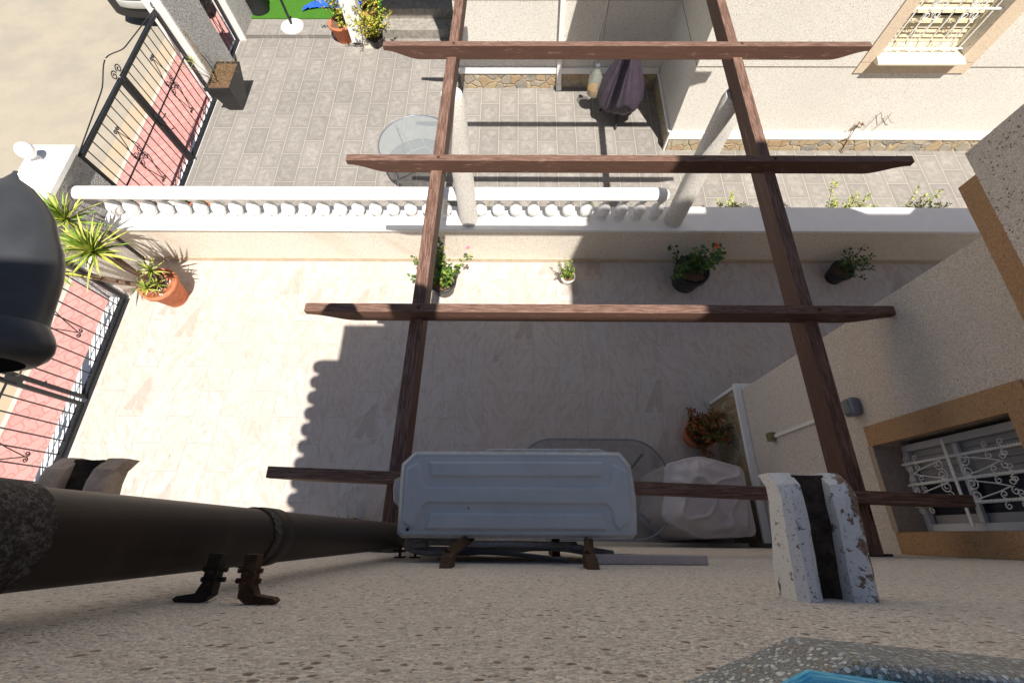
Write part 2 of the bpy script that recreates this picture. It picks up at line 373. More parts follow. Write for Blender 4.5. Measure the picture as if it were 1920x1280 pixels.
# ------------------------------------------------------------------ mesh builder
class MB:
    def __init__(s): s.v = []; s.f = []; s.mi = []; s.sm = []
    def add(s, vs, fs, mi=0, smooth=False):
        o = len(s.v); s.v += [tuple(v) for v in vs]
        for f in fs: s.f.append([i + o for i in f]); s.mi.append(mi); s.sm.append(smooth)
        return s
    def box(s, a, b, mi=0, bev=0):
        x0, x1 = sorted((a[0], b[0])); y0, y1 = sorted((a[1], b[1])); z0, z1 = sorted((a[2], b[2]))
        if bev <= 0:
            vs = [(x, y, z) for z in (z0, z1) for y in (y0, y1) for x in (x0, x1)]
            return s.add(vs, [(0, 2, 3, 1), (4, 5, 7, 6), (0, 1, 5, 4), (2, 6, 7, 3), (0, 4, 6, 2), (1, 3, 7, 5)], mi)
        ring = lambda e, z: [(x0 + e, y0 + bev, z), (x0 + bev, y0 + e, z), (x1 - bev, y0 + e, z), (x1 - e, y0 + bev, z),
                             (x1 - e, y1 - bev, z), (x1 - bev, y1 - e, z), (x0 + bev, y1 - e, z), (x0 + e, y1 - bev, z)]
        def ring2(e, z):
            return [(x0 + e, y0 + max(e, bev), z), (x0 + max(e, bev), y0 + e, z), (x1 - max(e, bev), y0 + e, z), (x1 - e, y0 + max(e, bev), z),
                    (x1 - e, y1 - max(e, bev), z), (x1 - max(e, bev), y1 - e, z), (x0 + max(e, bev), y1 - e, z), (x0 + e, y1 - max(e, bev), z)]
        rs = [ring2(bev * .999, z0), ring2(0, z0 + bev), ring2(0, z1 - bev), ring2(bev * .999, z1)]
        vs = [p for r in rs for p in r]; fs = []
        for k in range(3):
            for i in range(8):
                j = (i + 1) % 8; fs.append((k * 8 + i, k * 8 + j, k * 8 + 8 + j, k * 8 + 8 + i))
        fs += [tuple(range(7, -1, -1)), tuple(range(24, 32))]
        return s.add(vs, fs, mi)
    def prism(s, poly, axis, a, b, mi=0):      # poly extruded along axis from a to b
        def P(p, t):
            return {'x': (t, p[0], p[1]), 'y': (p[0], t, p[1]), 'z': (p[0], p[1], t)}[axis]
        n = len(poly); vs = [P(p, a) for p in poly] + [P(p, b) for p in poly]
        fs = [tuple(range(n - 1, -1, -1)), tuple(range(n, 2 * n))] + [(i, (i + 1) % n, n + (i + 1) % n, n + i) for i in range(n)]
        return s.add(vs, fs, mi)
    def lathe(s, prof, c=(0, 0, 0), n=24, mi=0, axis='z', smooth=True, fn=None, cap=True):
        vs = []; fs = []
        for k, (r, h) in enumerate(prof):
            for i in range(n):
                t = 2 * math.pi * i / n; rr = r * (fn(t, k / (len(prof) - 1)) if fn else 1)
                p = (rr * math.cos(t), rr * math.sin(t), h)
                if axis == 'y': p = (p[0], p[2], p[1])
                if axis == 'x': p = (p[2], p[0], p[1])
                vs.append((p[0] + c[0], p[1] + c[1], p[2] + c[2]))
        for k in range(len(prof) - 1):
            for i in range(n):
                j = (i + 1) % n; fs.append((k * n + i, k * n + j, (k + 1) * n + j, (k + 1) * n + i))
        s.add(vs, fs, mi, smooth)
        if cap:
            s.add(vs[:n], [list(range(n - 1, -1, -1))], mi); s.add(vs[-n:], [list(range(n))], mi)
        return s
    def tube(s, pts, r, n=6, mi=0, closed=False, flat=None):
        pts = [Vector(p) for p in pts]; vs = []; fs = []
        rs = r if isinstance(r, (list, tuple)) else [r] * len(pts)
        up = None; m = len(pts)
        for k in range(m):
            a = pts[max(k - 1, 0)]; b = pts[min(k + 1, m - 1)]
            d = (b - a).normalized() if (b - a).length > 1e-9 else Vector((0, 0, 1))
            if up is None:
                up = d.orthogonal().normalized()
                if flat is not None:
                    up = Vector(flat) - d * d.dot(Vector(flat)); up.normalize()
            up = (up - d * up.dot(d))
            up = up.normalized() if up.length > 1e-6 else d.orthogonal().normalized()
            sd_ = d.cross(up)
            for i in range(n):
                t = 2 * math.pi * (i + .5) / n
                vs.append(pts[k] + (up * math.cos(t) + sd_ * math.sin(t)) * rs[k])
        for k in range(m - 1):
            for i in range(n):
                j = (i + 1) % n; fs.append((k * n + i, k * n + j, (k + 1) * n + j, (k + 1) * n + i))
        s.add(vs[:n], [list(range(n - 1, -1, -1))], mi); s.add(vs[-n:], [list(range(n))], mi)
        return s.add(vs, fs, mi, n > 4)
    def bar(s, a, b, wd, ht, mi=0, up=(0, 0, 1)):      # rectangular bar between two points
        a = Vector(a); b = Vector(b); d = (b - a).normalized(); u = Vector(up); u = (u - d * u.dot(d)).normalized(); sd_ = d.cross(u)
        vs = [p + sd_ * (sx * wd / 2) + u * (sz * ht / 2) for p in (a, b) for sx, sz in ((-1, -1), (1, -1), (1, 1), (-1, 1))]
        return s.add(vs, [(3, 2, 1, 0), (4, 5, 6, 7), (0, 1, 5, 4), (1, 2, 6, 5), (2, 3, 7, 6), (3, 0, 4, 7)], mi)
    def build(s, name, mats, parent=None, loc=None):
        me = bpy.data.meshes.new(name)
        off = Vector(loc) if loc is not None else (parent_loc(parent) if parent else Vector((0, 0, 0)))
        me.from_pydata([Vector(v) - off for v in s.v], [], s.f)
        for m in (mats if isinstance(mats, (list, tuple)) else [mats]): me.materials.append(m)
        me.polygons.foreach_set('material_index', s.mi); me.polygons.foreach_set('use_smooth', s.sm)
        me.update()
        o = bpy.data.objects.new(name, me); SC.collection.objects.link(o)
        if parent: o.parent = parent; o.location = off - parent_loc(parent)
        else: o.location = off
        return o
def parent_loc(p):
    l = Vector((0, 0, 0))
    while p is not None: l += p.location; p = p.parent
    return l
def tag(o, label=None, cat=None, group=None, kind=None):
    if label: o['label'] = label
    if cat: o['category'] = cat
    if group: o['group'] = group
    if kind: o['kind'] = kind
    return o
def thing(name, loc, label, cat, group=None):
    o = bpy.data.objects.new(name, None); SC.collection.objects.link(o); o.location = loc; o.empty_display_size = .1
    return tag(o, label, cat, group)
def bevel(o, wd=.004, seg=2):
    b = o.modifiers.new('bevel', 'BEVEL'); b.width = wd; b.segments = seg; b.limit_method = 'ANGLE'; b.angle_limit = R(35); return o
def spiral(c, u, v, r0, turns, start=0, n=26, sgn=1):     # flat spiral round c in the plane u, v shrinking inwards
    c = Vector(c); u = Vector(u); v = Vector(v); out = []
    for k in range(n + 1):
        t = k / n; a = start + sgn * t * turns * 2 * math.pi; r = r0 * (1 - .80 * t)
        out.append(c + u * (math.cos(a) * r) + v * (math.sin(a) * r))
    return out

# ------------------------------------------------------------------ setting
def sheet(name, x0, x1, y0, y1, z, m, th=0):
    b = MB()
    if th: b.box((x0, y0, z - th), (x1, y1, z))
    else: b.add([(x0, y0, z), (x1, y0, z), (x1, y1, z), (x0, y1, z)], [(0, 1, 2, 3)])
    return tag(b.build(name, m), kind='structure')
sheet('ground', -400, 400, -400, 400, -.52, M['gutter'])
sheet('road', -30, -6.62, -60, 90, -.44, M['road'])
sheet('gutter', -6.616, -6.212, -60, 90, -.436, M['gutter'], .03)
sheet('kerb', -6.212, -6.15, -60, 90, -.345, plain('pale_kerb', (.50, .45, .38), .8, .12, 12, bump=.002), .15)
sheet('pavement', -6.15, -5.16, -60, 90, -.35, M['pinkpave'], .14)
sheet('terrace_floor', -4.93, 8, -.08, 3.31, 0, M['floor'], .25)
sheet('patio_floor', -5.02, 8, 3.60, 8.30, -.3, M['patio'], .15)
sheet('upper_patio_floor', -5.02, -2.45, 8.30, 8.745, -.235, M['patio'], .2)
sheet('turf', -5.02, -2.45, 8.75, 14, -.22, M['turf'], .2)
tag(MB().box((-5.16, -1.4, -.4), (-4.935, 2.74, .012)).build('threshold', M['purewhite']), kind='structure')
tag(MB().box((-5.16, 3.9, -.4), (-5.025, 6.68, -.285)).build('threshold', M['purewhite']), kind='structure')
tag(MB().box((-5.16, 7.55, -.4), (-5.025, 8.2, -.285)).build('threshold', M['purewhite']), kind='structure')

# ------------------------------------------------------------------ own house (the wall under the camera, the wing, the roof that shades the terrace)
house = thing('house', (0, -1, 0), 'pebbledash house wall below the camera with ochre framed window in its side wing', 'house')
b = MB()
b.box((-1.3, -4, -.3), (2.262, -.085, 4.74))
b.build('wall', M['wall'], house)
b = MB(); b.box((2.18, -4, 4.741), (7, -.087, 8.7)); b.box((2.28, -4, -.3), (7, -.12, 4.74)); b.build('wall', M['wall'], house)
b = MB()
b.box((-1.10, -3.4, 4.741), (2.179, -.35, 5.985)); b.build('roof_parapet', M['wall'], house)
b = MB(); b.box((-1.475, -2.6, 4.86), (-1.101, -.36, 4.99))
for k in range(12): b.lathe([(.074, 4.985), (.074, 5.03), (.03, 5.04)], (-1.480, -.46 - k * .187, 0), 14)
b.box((-1.30, -2.6, 4.741), (-1.101, -.37, 4.859))
b.build('roof', M['terra'], house)
# the blocker added for the rafter's shadow patch comes after the spouts
# wing
x0, yc = 2.28, 1.36
b = MB()
b.box((x0, .56, .66), (7, yc, 3.25)); b.box((x0, -.119, .66), (7, .56, 2.14)); b.box((x0, -.119, 2.97), (7, .56, 3.25))
b.box((x0, -.119, 2.14), (7, .03, 2.97)); b.box((2.75, .03, 2.14), (7, .56, 2.97)); b.box((x0, -.119, -.3), (7, yc, .655))
b.build('wing_wall', M['wallwing'], house)
b = MB(); b.box((2.20, -.084, 3.25), (7, 1.60, 3.352)); tag(b.build('string_course', M['orange'], house), 'ochre band under the upper wall')
b = MB(); b.box((2.185, -.086, 3.354), (7, 1.72, 4.25)); b.build('upper_wall', M['wallwing'], house)
b = MB(); b.prism([(3.2, 4.2), (3.2, 6.2), (4.6, 6.05), (5.25, 5.15), (5.9, 6.1), (7, 6.3), (7, 4.2)], 'y', -2, 1.36); b.build('wing_roof', M['wall'], house)
b = MB(); b.box((2.252, -.05, 0.001), (2.279, 1.385, .64)); b.box((2.281, 1.361, .001), (7, 1.385, .64)); b.build('stone_skirting', M['stone'], house)
b = MB()
b.box((2.205, -.05, .641), (2.2795, 1.425, .676)); b.box((2.281, 1.3605, .641), (7, 1.425, .676)); b.box((2.235, 1.386, .002), (2.30, 1.425, .64))
bevel(b.build('skirting_trim', M['purewhite'], house), .008)
b = MB(); b.box((-1.3, -.084, 0.001), (2.204, -.062, .34)); b.build('skirting', M['wallw'], house)
b = MB(); b.box((-1.3, -.084, .345), (2.204, -.052, .385)); b.build('skirting_trim', M['cream'], house)
# window in the wing
wn = MB()
wn.box((2.265, .535, 2.10), (2.30, .66, 3.08)); wn.box((2.265, -.083, 2.10), (2.30, .035, 3.08)); wn.box((2.265, .0355, 2.975), (2.30, .5345, 3.08))
win = tag(wn.build('window', M['orange'], house, (2.28, .28, 2.14)), 'window with ochre surround and white scroll grille')
def wchild(name, b, m): 
    o = b.build(name, m, win); return o
b = MB(); b.box((2.255, .0355, 2.10), (2.43, .534, 2.142)); o = wchild('sill', b, plain('brown_sill_render', (.40, .32, .26), .85, .12, 60, bump=.001))
b = MB()
X0, X1 = 2.425, 2.462; ya, yb, za, zb = .038, .532, 2.143, 2.968
b.box((X0, ya, za), (X1, yb, za + .035)); b.box((X0, ya, zb - .035), (X1, yb, zb)); b.box((X0, ya, za + .0355), (X1, ya + .04, zb - .0355)); b.box((X0, yb - .04, za + .0355), (X1, yb, zb - .0355))
b.box((X0 + .01, ya + .041, 2.47), (X1 - .005, yb - .041, 2.50))
bevel(wchild('frame', b, M['alum']), .004)
b = MB(); b.box((2.475, .08, 2.18), (2.485, .30, 2.93)); wchild('pane', b, M['pane'])
b = MB()
for k in range(5): b.box((2.466, .305 + k * .038, 2.18), (2.476 + .002 * (k % 2), .340 + k * .038, 2.93))
b.box((2.466, .08, 2.18), (2.476, .125, 2.93)); wchild('shutter', b, M['greyal'])
b = MB(); gx = 2.385
def twisted(b, p, q, r, turns):
    p = Vector(p); q = Vector(q); d = q - p; n = int(turns * 6)
    for s_ in (0, math.pi):
        pts = [p + d * (k / n) + Vector((math.cos(k / 6 * 6.283 + s_), math.sin(k / 6 * 6.283 + s_), 0)) * r * .55 for k in range(n + 1)]
        b.tube(pts, r * .62, 5)
ys = (.415, .295, .175)
for y in ys: twisted(b, (gx, y, 2.165), (gx, y, 2.95), .0085, 26)
b.bar((gx - .008, .06, 2.485), (gx - .008, .51, 2.485), .004, .018)
U, W = (0, 1, 0), (0, 0, 1)
for sg in (-1, 1):
    for y in ys[0:2]:
        c = (y + ys[1]) / 2 if y != ys[1] else (ys[1] + ys[2]) / 2
        zc = 2.485 + sg * .075
        for s2 in (-1, 1):
            b.tube(spiral((gx, c + s2 * .028, zc), U, W, .034, 1.6, start=-s2 * 1.57 if 0 else 0, sgn=s2 * sg), .0032, 5)
        b.tube([(gx, c + .05, zc - sg * .02), (gx, c + .02, zc + sg * .12), (gx, c, 2.485 + sg * .26)], .0035, 5)
        b.tube([(gx, c - .05, zc - sg * .02), (gx, c - .02, zc + sg * .12), (gx, c, 2.485 + sg * .26)], .0035, 5)
        for s2 in (-1, 1): b.tube(spiral((gx, c + s2 * .022, 2.485 + sg * .275), U, W, .021, 1.2, sgn=s2), .003, 5)
for y in ys:
    for zc in (2.20, 2.27, 2.70, 2.78, 2.90):
        for s2 in (-1, 1): b.tube(spiral((gx, y + s2 * .027, zc), U, W, .019, 1.2, start=0 if s2 < 0 else 3.14, sgn=s2), .003, 5)
wchild('grille', b, M['white'])
# drain spouts
def spout(x, zt, L, wd, m, lab, skew=0.):
    e = MB(); y0, y1 = -.0849, L; th = wd * .31; hh = .072
    for sx, sg in ((-1, 1), (1, -1)):
        xa = sx * wd / 2; xb = xa + sg * th
        poly = [(xa, zt - hh), (xb, zt - hh), (xb, zt - .012), (xb - sg * .012, zt), (xa + sg * .012, zt), (xa, zt - .012)]
        n = 9; vs = []
        for k in range(n + 1):
            t = k / n; y = y0 + (y1 - y0) * t; drop = -.012 * t - (.03 * max(0, t - .86) / .14 if True else 0)
            low = hh * (1 - .0 * t)
            for q, (px_, pz_) in enumerate(poly):
                f = 1 - .22 * max(0, (t - .8) / .2) * (1 if q > 1 else 0)
                jx = .0016 * noise.noise(Vector((k * 1.7, q * 2.3, x * 9)))
                vs.append((x + px_ + skew * t + jx, y, zt - (zt - pz_) * (1 - .5 * t) + drop + jx))
        fs = [[k * 6 + q, k * 6 + (q + 1) % 6, (k + 1) * 6 + (q + 1) % 6, (k + 1) * 6 + q] for k in range(n) for q in range(6)]
        fs += [[5, 4, 3, 2, 1, 0], [n * 6 + q for q in range(6)]]
        e.add(vs, fs)
    o = e.build('drain_spout', m, house, (x, -.085, zt)); tag(o, lab)
    c = MB(); n = 8; vs = []
    for k in range(n + 1):
        t = k / n; y = y0 + (y1 - y0 - .004) * t
        for q in range(5):
            a = (q / 4 - .5); vs.append((x + a * (wd - 2 * th + .006) + skew * t, y, zt - (.050 - .1 * a * a * .6) * (1 - .5 * t) - .012 * t - .0135 * max(0, t - .5)))
        for q in (4, 0): vs.append((x + (q / 4 - .5) * (wd - 2 * th + .004) + skew * t, y, zt - (hh - .003) * (1 - .5 * t) - .012 * t - .0135 * max(0, t - .5)))
    fs = [[k * 7 + q, k * 7 + (q + 1) % 7, (k + 1) * 7 + (q + 1) % 7, (k + 1) * 7 + q] for k in range(n) for q in range(7)] + [[6, 5, 4, 3, 2, 1, 0], [n * 7 + q for q in range(7)]]
    c.add(vs, fs); c.build('channel', M['spoutdirt'], o)
spout(.474, 4.262, .100, .120, M['flaky'], 'flaking white concrete drain spout with a dark channel', .014)
spout(-.872, 4.10, .140, .142, M['concrete'], 'bare brown concrete drain spout')
# unseen pot shape added on the parapet to cast a shadow on the third rafter
for (x, r, h) in ((.035, .13, .50),):
    e = thing('shadow_blocker', (x, -.47, 5.985), 'unseen pot-shaped blocker added behind the camera to shade a rafter', 'shadow blocker')
    b = MB().lathe([(r * .7, 5.986), (r, 5.985 + h * .8), (r * 1.12, 5.985 + h * .82), (r * 1.12, 5.985 + h)], (x, -.47, 0), 20); b.build('pot', M['terra'], e)

# ------------------------------------------------------------------ ledge and tray at the bottom right
T = 4.80
def P2(x, y, t=None): p = at(x, y, t or T); return (p.x, p.y)
B_ = 4.752
led = [P2(1477, 1189, B_), P2(1240, 1290, B_), (-.05, -.26), (-.05, -.299), (.95, -.299), (.95, P2(1920, 1234, B_)[1] - .03), P2(1930, 1234, B_)]
b = MB().prism(led, 'z', B_, T)
o = b.build('ledge', M['terrazzo']); bevel(o, .004, 3); tag(o, 'washed pebble concrete ledge corner at the bottom right', 'ledge')
tr = [P2(1503, 1249), P2(1425, 1290), (.10, -.12), (.10, -.2), (.5, -.2), (.5, -.085), P2(1930, 1318), P2(1720, 1280)]
b = MB().prism(tr, 'z', T + .0008, T + .006); o = b.build('tray', M['tray']); bevel(o, .003, 3)
tag(o, 'glossy bright blue plastic tray lying on the pebble ledge', 'tray')

# ------------------------------------------------------------------ boundary wall with balustrade
bw = thing('boundary_wall', (0, 3.45, 0), 'low rendered wall with white coping between the two terraces', 'wall')
MB().box((-4.86, 3.31, -.3), (8, 3.60, .655)).build('masonry', M['wallb'], bw)
bevel(MB().box((-4.90, 3.282, .656), (8, 3.632, .70)).build('coping', M['purewhite'], bw), .006)
MB().box((-4.86, 3.298, .0005), (8, 3.3095, .075)).build('tile_skirting', plain('beige_skirting_tile', (.50, .40, .30), .6, .1, 8), bw)
bl = thing('balustrade', (-1.6, 3.5, .70), 'white balustrade with round handrail on the boundary wall', 'balustrade')
b = MB(); n = 40
prof = [(.02, 0), (.055, .006), (.082, .02), (.098, .05), (.10, .1)]
xa, xb_ = -5.0, 1.70; rr = .082
ringx = [(xa, .3), (xa + .012, .7), (xa + .05, .95), (xa + .1, 1)] + [(xa + .1 + (xb_ - xa - .2) * k / 20, 1) for k in range(1, 20)] + [(xb_ - .1, 1), (xb_ - .05, .95), (xb_ - .012, .7), (xb_, .3)]
vs = []
for (x, f) in ringx:
    for i in range(20):
        t = 2 * math.pi * i / 20; vs.append((x, 3.475 + rr * f * math.cos(t), 1.085 + .062 * f * math.sin(t)))
fs = [[k * 20 + i, k * 20 + (i + 1) % 20, (k + 1) * 20 + (i + 1) % 20, (k + 1) * 20 + i] for k in range(len(ringx) - 1) for i in range(20)]
fs += [list(range(19, -1, -1)), [(len(ringx) - 1) * 20 + i for i in range(20)]]
b.add(vs, fs, 0, True); b.build('handrail', M['purewhite'], bl)
bp = [(.060, .7005), (.060, .728), (.040, .735), (.044, .755), (.070, .80), (.075, .835), (.062, .88), (.034, .92), (.028, .96), (.034, .985), (.052, 1.0), (.05, 1.032)]
proto = MB().lathe(bp, (-4.70, 3.478, 0), 18).build('baluster', M['purewhite'], bl, (-4.70, 3.478, .7))
sp = .2045
for k in range(1, 32):
    x = -4.70 + sp * k
    if abs(x + .55) < .12 or x > 1.66: continue
    c = proto.copy(); SC.collection.objects.link(c); c.parent = bl; c.location = proto.location + Vector((sp * k, 0, 0))

# ------------------------------------------------------------------ pergola
pg = thing('pergola', (.6, 1.8, 2.4), 'dark stained wooden pergola with shaped rafter ends on round rendered columns', 'pergola')
b = MB()
def beam(name, p, q, wd, ht):
    e = MB(); p = Vector(p); q = Vector(q); n = 14; d = q - p
    for k in range(n):
        pass
    e.bar(p, q, wd, ht); o = e.build(name, M['woody'], pg); bevel(o, .006, 2); return o
beam('beam', (-.650, -.084, 2.43), (-.475, 6.2, 2.43), .082, .15)
beam('beam', (1.822, -.084, 2.43), (1.86, 6.2, 2.43), .082, .15)
def rafter(y, xl, xr, z=2.60, ht=.118, wd=.058, dy=0., tail=.30):
    zb = z - ht; e = MB(); n = 10
    def tl(s):
        x = xl if s < 0 else xr; out = []
        for k in range(n + 1):
            t = k / n                                      # ogee cut from the tip to the full depth
            zz = z - .042 - (ht - .042) * (.5 - .5 * math.cos(math.pi * min(1, t * 1.02))) * (1 if t < 1 else 1)
            out.append((x - s * tail * t, zz))
        return out
    L = tl(-1); Rr = tl(1)
    poly = [(xl, z), *L, *[(p[0], p[1]) for p in reversed(Rr)], (xr, z)]
    nv = len(poly); nseg = 1
    def yy(x): return y + dy * (x - (xl + xr) / 2)
    vs = [(p[0], yy(p[0]) - wd / 2, p[1]) for p in poly] + [(p[0], yy(p[0]) + wd / 2, p[1]) for p in poly]
    fs = [list(range(nv)), list(range(2 * nv - 1, nv - 1, -1))] + [[(i + 1) % nv, i, nv + i, nv + (i + 1) % nv] for i in range(nv)]
    e.add(vs, fs); o = e.build('rafter', M['woodx'], pg); bevel(o, .004, 2); return o
rafter(3.70, -1.10, 2.90); rafter(2.46, -1.21, 2.81); rafter(1.258, -1.275, 2.32, ht=.127)
rafter(.232, -1.275, 2.30, z=2.625, dy=-.0325, ht=.11, tail=.22); rafter(4.86, -1.15, 2.85); rafter(5.92, -1.15, 2.85)
for y, z in ((3.70, 2.60), (2.46, 2.60), (1.258, 2.60)):
    for x in (-.62 + .028 * y, 1.822 + .006 * y):
        MB().lathe([(.011, z - .003), (.011, z + .0045), (.007, z + .008)], (x, y, 0), 10).build('bolt', M['rust'], pg)
for x in (-.55, 1.86):
    b = MB().lathe([(.108, .7005), (.108, 1.2), (.107, 2.0), (.107, 2.30), (.09, 2.354)], (x, 3.425, 0), 32)
    b.build('column', M['colr'], pg)
for x in (-.65, 1.824):
    MB().box((x - .085, -.083, 2.36), (x + .085, -.072, 2.50)).build('wall_plate', M['darkiron'], pg)

# ------------------------------------------------------------------ downpipe
dp = thing('downpipe', (-.48, 0, 2), 'thick dark brown plastic downpipe running down the house wall', 'downpipe')
px_, py_ = -.478, -.006
MB().lathe([(.0475, .02), (.0475, 4.9)], (px_, py_, 0), 40, cap=False).build('pipe', M['pipe'], dp)
MB().lathe([(.048, 4.05), (.0515, 4.052), (.0515, 4.098), (.0495, 4.10), (.0495, 4.125), (.048, 4.126)], (px_, py_, 0), 40, cap=False).build('pipe_collar', M['pipe'], dp)
MB().lathe([(.0497, 4.1005), (.0505, 4.102), (.0505, 4.124), (.0497, 4.1255)], (px_, py_, 0), 40, cap=False).build('collar_rim', M['collar'], dp)
MB().lathe([(.048, 4.545), (.0505, 4.547), (.0505, 4.9)], (px_, py_, 0), 40, cap=False).build('pipe_collar', M['collar'], dp)
for (x, sx, z, m) in ((-.408, -1, 4.315, 'darkiron'), (-.352, 1, 4.33, 'rust')):
    e = MB()
    cur = [(sx * -.008, -.026), (sx * .009, -.026), (sx * .010, -.062), (sx * .016, -.074), (sx * .040, -.0775), (sx * .044, -.081), (sx * .040, -.0845), (sx * .006, -.0845), (sx * -.006, -.077)]
    if sx < 0: cur = cur[::-1]
    e.prism([(x + a, c) for a, c in cur], 'z', z - .008, z + .008)
    for q in (-.050, -.062): e.lathe([(.0035, -.004), (.0035, .004)], (x, q, z + .012), 10, axis='z') ; e.lathe([(.0032, -.016), (.0032, .016)], (x, q + .004, z), 10, axis='x')
    e.build('bracket', M[m], dp)
for z in (3.05,):
    for sx in (-1, 1):
        e = MB(); x = px_ + .06 + sx * .03
        e.prism([(x - .003, -.0795), (x - .003, -.03), (x + .003, -.03), (x + .003, -.0795), (x + .02, -.0795), (x + .02, -.084), (x - .02, -.084), (x - .02, -.0795)], 'z', z - .012, z + .012)
        e.build('bracket', M['darkiron'], dp)

# ------------------------------------------------------------------ air conditioner outdoor unit
ac = thing('air_conditioner', (0, .13, 2.9), 'white outdoor air conditioning unit on the house wall', 'air conditioner')
ZT = 3.37
def acm(px, py): p = at(px, py, ZT); return (p.x, p.y)
out = [acm(*q) for q in ((743, 1000), (752, 1008), (1186, 1010), (1196, 1001), (1195, 945), (1190, 905), (1184, 872), (1163, 846), (778, 844), (752, 868), (748, 905))]
cx = sum(p[0] for p in out) / len(out); cy = sum(p[1] for p in out) / len(out)
def sdf_poly(x, y, poly):
    d = 1e9; s = 1; n = len(poly); j = n - 1
    for i in range(n):
        ax, ay = poly[i]; bx, by = poly[j]; ex, ey = bx - ax, by - ay; wx, wy = x - ax, y - ay
        t = max(0, min(1, (wx * ex + wy * ey) / (ex * ex + ey * ey + 1e-12))); dx, dy = wx - ex * t, wy - ey * t
        d = min(d, dx * dx + dy * dy)
        c = (y >= ay, y < by, ex * wy > ey * wx)
        if all(c) or not any(c): s = -s
        j = i
    return s * math.sqrt(d)
def Q(l): return [acm(700 + a * 520 / 1920, 820 + c * 260 / 960) for a, c in l]
raised = [Q([(390, 170), (1585, 172), (1578, 272), (405, 270)]), Q([(392, 522), (1590, 528), (1620, 640), (360, 634)]),
          Q([(235, 215), (305, 175), (325, 215), (350, 320), (375, 345), (1610, 348), (1635, 320), (1655, 185), (1745, 225), (1780, 580), (1700, 640),
             (1668, 600), (1645, 500), (1610, 462), (375, 452), (335, 480), (290, 600), (262, 625), (205, 585)])]
NX, NY = 230, 86
xs = [p[0] for p in out]; ys_ = [p[1] for p in out]; xa, xb2, ya, yb = min(xs), max(xs), min(ys_), max(ys_)
def sm(t): t = max(0, min(1, t)); return t * t * (3 - 2 * t)
b = MB(); vs = []; idx = {}; fs = []
for j in range(NY + 1):
    for i in range(NX + 1):
        x = xa + (xb2 - xa) * i / NX; y = ya + (yb - ya) * j / NY
        d0 = sdf_poly(x, y, out); 
        if d0 > 0: # pull outside points to the outline
            g_ = Vector((sdf_poly(x + 1e-4, y, out) - d0, sdf_poly(x, y + 1e-4, out) - d0)) / 1e-4
            x -= g_.x * d0; y -= g_.y * d0; d0 = 0
        h = 0
        dm = min(sdf_poly(x, y, p) for p in raised); h = .0085 * sm((-dm + .002) / .0055)
        edge = -d0; h -= .012 * (1 - sm(edge / .014)) 
        h -= .002 * math.exp(-((edge - .022) / .0025) ** 2)
        vs.append((x, y, ZT + h))
for j in range(NY):
    for i in range(NX):
        a = j * (NX + 1) + i; q = [a, a + 1, a + NX + 2, a + NX + 1]
        p = [vs[k] for k in q]
        ar = abs((p[2][0] - p[0][0]) * (p[3][1] - p[1][1]) - (p[3][0] - p[1][0]) * (p[2][1] - p[0][1]))
        if ar > 1e-9: fs.append(q)
b.add(vs, fs, 0, True)
tb = [(p[0], p[1]) for p in out]
b.prism([(cx + (p[0] - cx) * .999, cy + (p[1] - cy) * .999) for p in tb], 'z', 2.82, ZT - .0125)
b.build('casing', M['ac'], ac)
gq = [acm(*q) for q in ((905, 846), (903, 840), (915, 834), (1130, 834), (1146, 841), (1148, 848))]
bevel(MB().prism(gq, 'z', 2.86, 3.30).build('fan_grille', M['ac'], ac), .01, 3)
sq = [acm(*q) for q in ((748, 890), (735, 895), (731, 912), (732, 938), (742, 948), (746, 945))]
bevel(MB().prism(sq, 'z', 3.0, 3.33).build('side_cover', M['ac'], ac), .008, 3)
for px0 in ((-.23, -.17), (.17, .235)):
    e = MB(); zb = 3.60
    x1, x2 = px0
    e = MB(); e.box((x1, -.084, 2.58), (x1 + .035, -.045, 2.80)); e.box((x1, -.084, 2.785), (x1 + .035, .26, 2.815)); e.build('bracket', M['rust'], ac)
# wall brackets seen above the casing line and the hose loop behind the unit
for q in ((1129, 981), (764, 992), (1146, 925), (1174, 960)):
    p = acm(*q); MB().lathe([(.0055, ZT - .012), (.0055, ZT + .001), (.003, ZT + .0025)], (p[0], p[1], 0), 12).build('screw', M['rust'], ac)
for x1, x2 in ((-.205, -.172), (.203, .236)):
    e = MB(); e.prism([(-.0845, 3.54), (-.0845, 3.63), (-.058, 3.60), (-.045, 3.55)], 'x', x1, x2); e.bar(((x1 + x2) / 2, -.05, 3.56), ((x1 + x2) / 2 + .04, -.005, 3.30), .03, .012)
    e.build('bracket', M['rust'], ac)
def hose(name, pts, r, m):
    # smooth through the points
    P = [Vector(p) for p in pts]; res = []
    P = [P[0] * 2 - P[1]] + P + [P[-1] * 2 - P[-2]]
    for k in range(1, len(P) - 2):
        for s_ in range(8):
            t = s_ / 8; a, bb, c, d = P[k - 1], P[k], P[k + 1], P[k + 2]
            res.append(.5 * ((2 * bb) + (c - a) * t + (2 * a - 5 * bb + 4 * c - d) * t * t + (3 * bb - a - 3 * c + d) * t ** 3))
    res.append(P[-2]); MB().tube(res, r, 8).build(name, m, ac)
z1 = 3.28
hose('hose', [(-.20, -.02, z1), (-.34, -.022, z1), (-.37, -.035, z1), (-.33, -.05, z1 - .02), (-.18, -.052, z1), (0, -.038, z1), (.16, -.036, z1 - .02), (.27, -.05, z1 - .03), (.35, -.062, z1 - .02)], .016, M['hose'])
hose('hose', [(-.30, -.03, z1 + .02), (-.36, -.04, z1), (-.30, -.058, z1), (-.12, -.05, z1 + .02), (.02, -.045, z1 + .01), (.14, -.028, z1 - .02), (.24, -.04, z1)], .011, M['hose'])
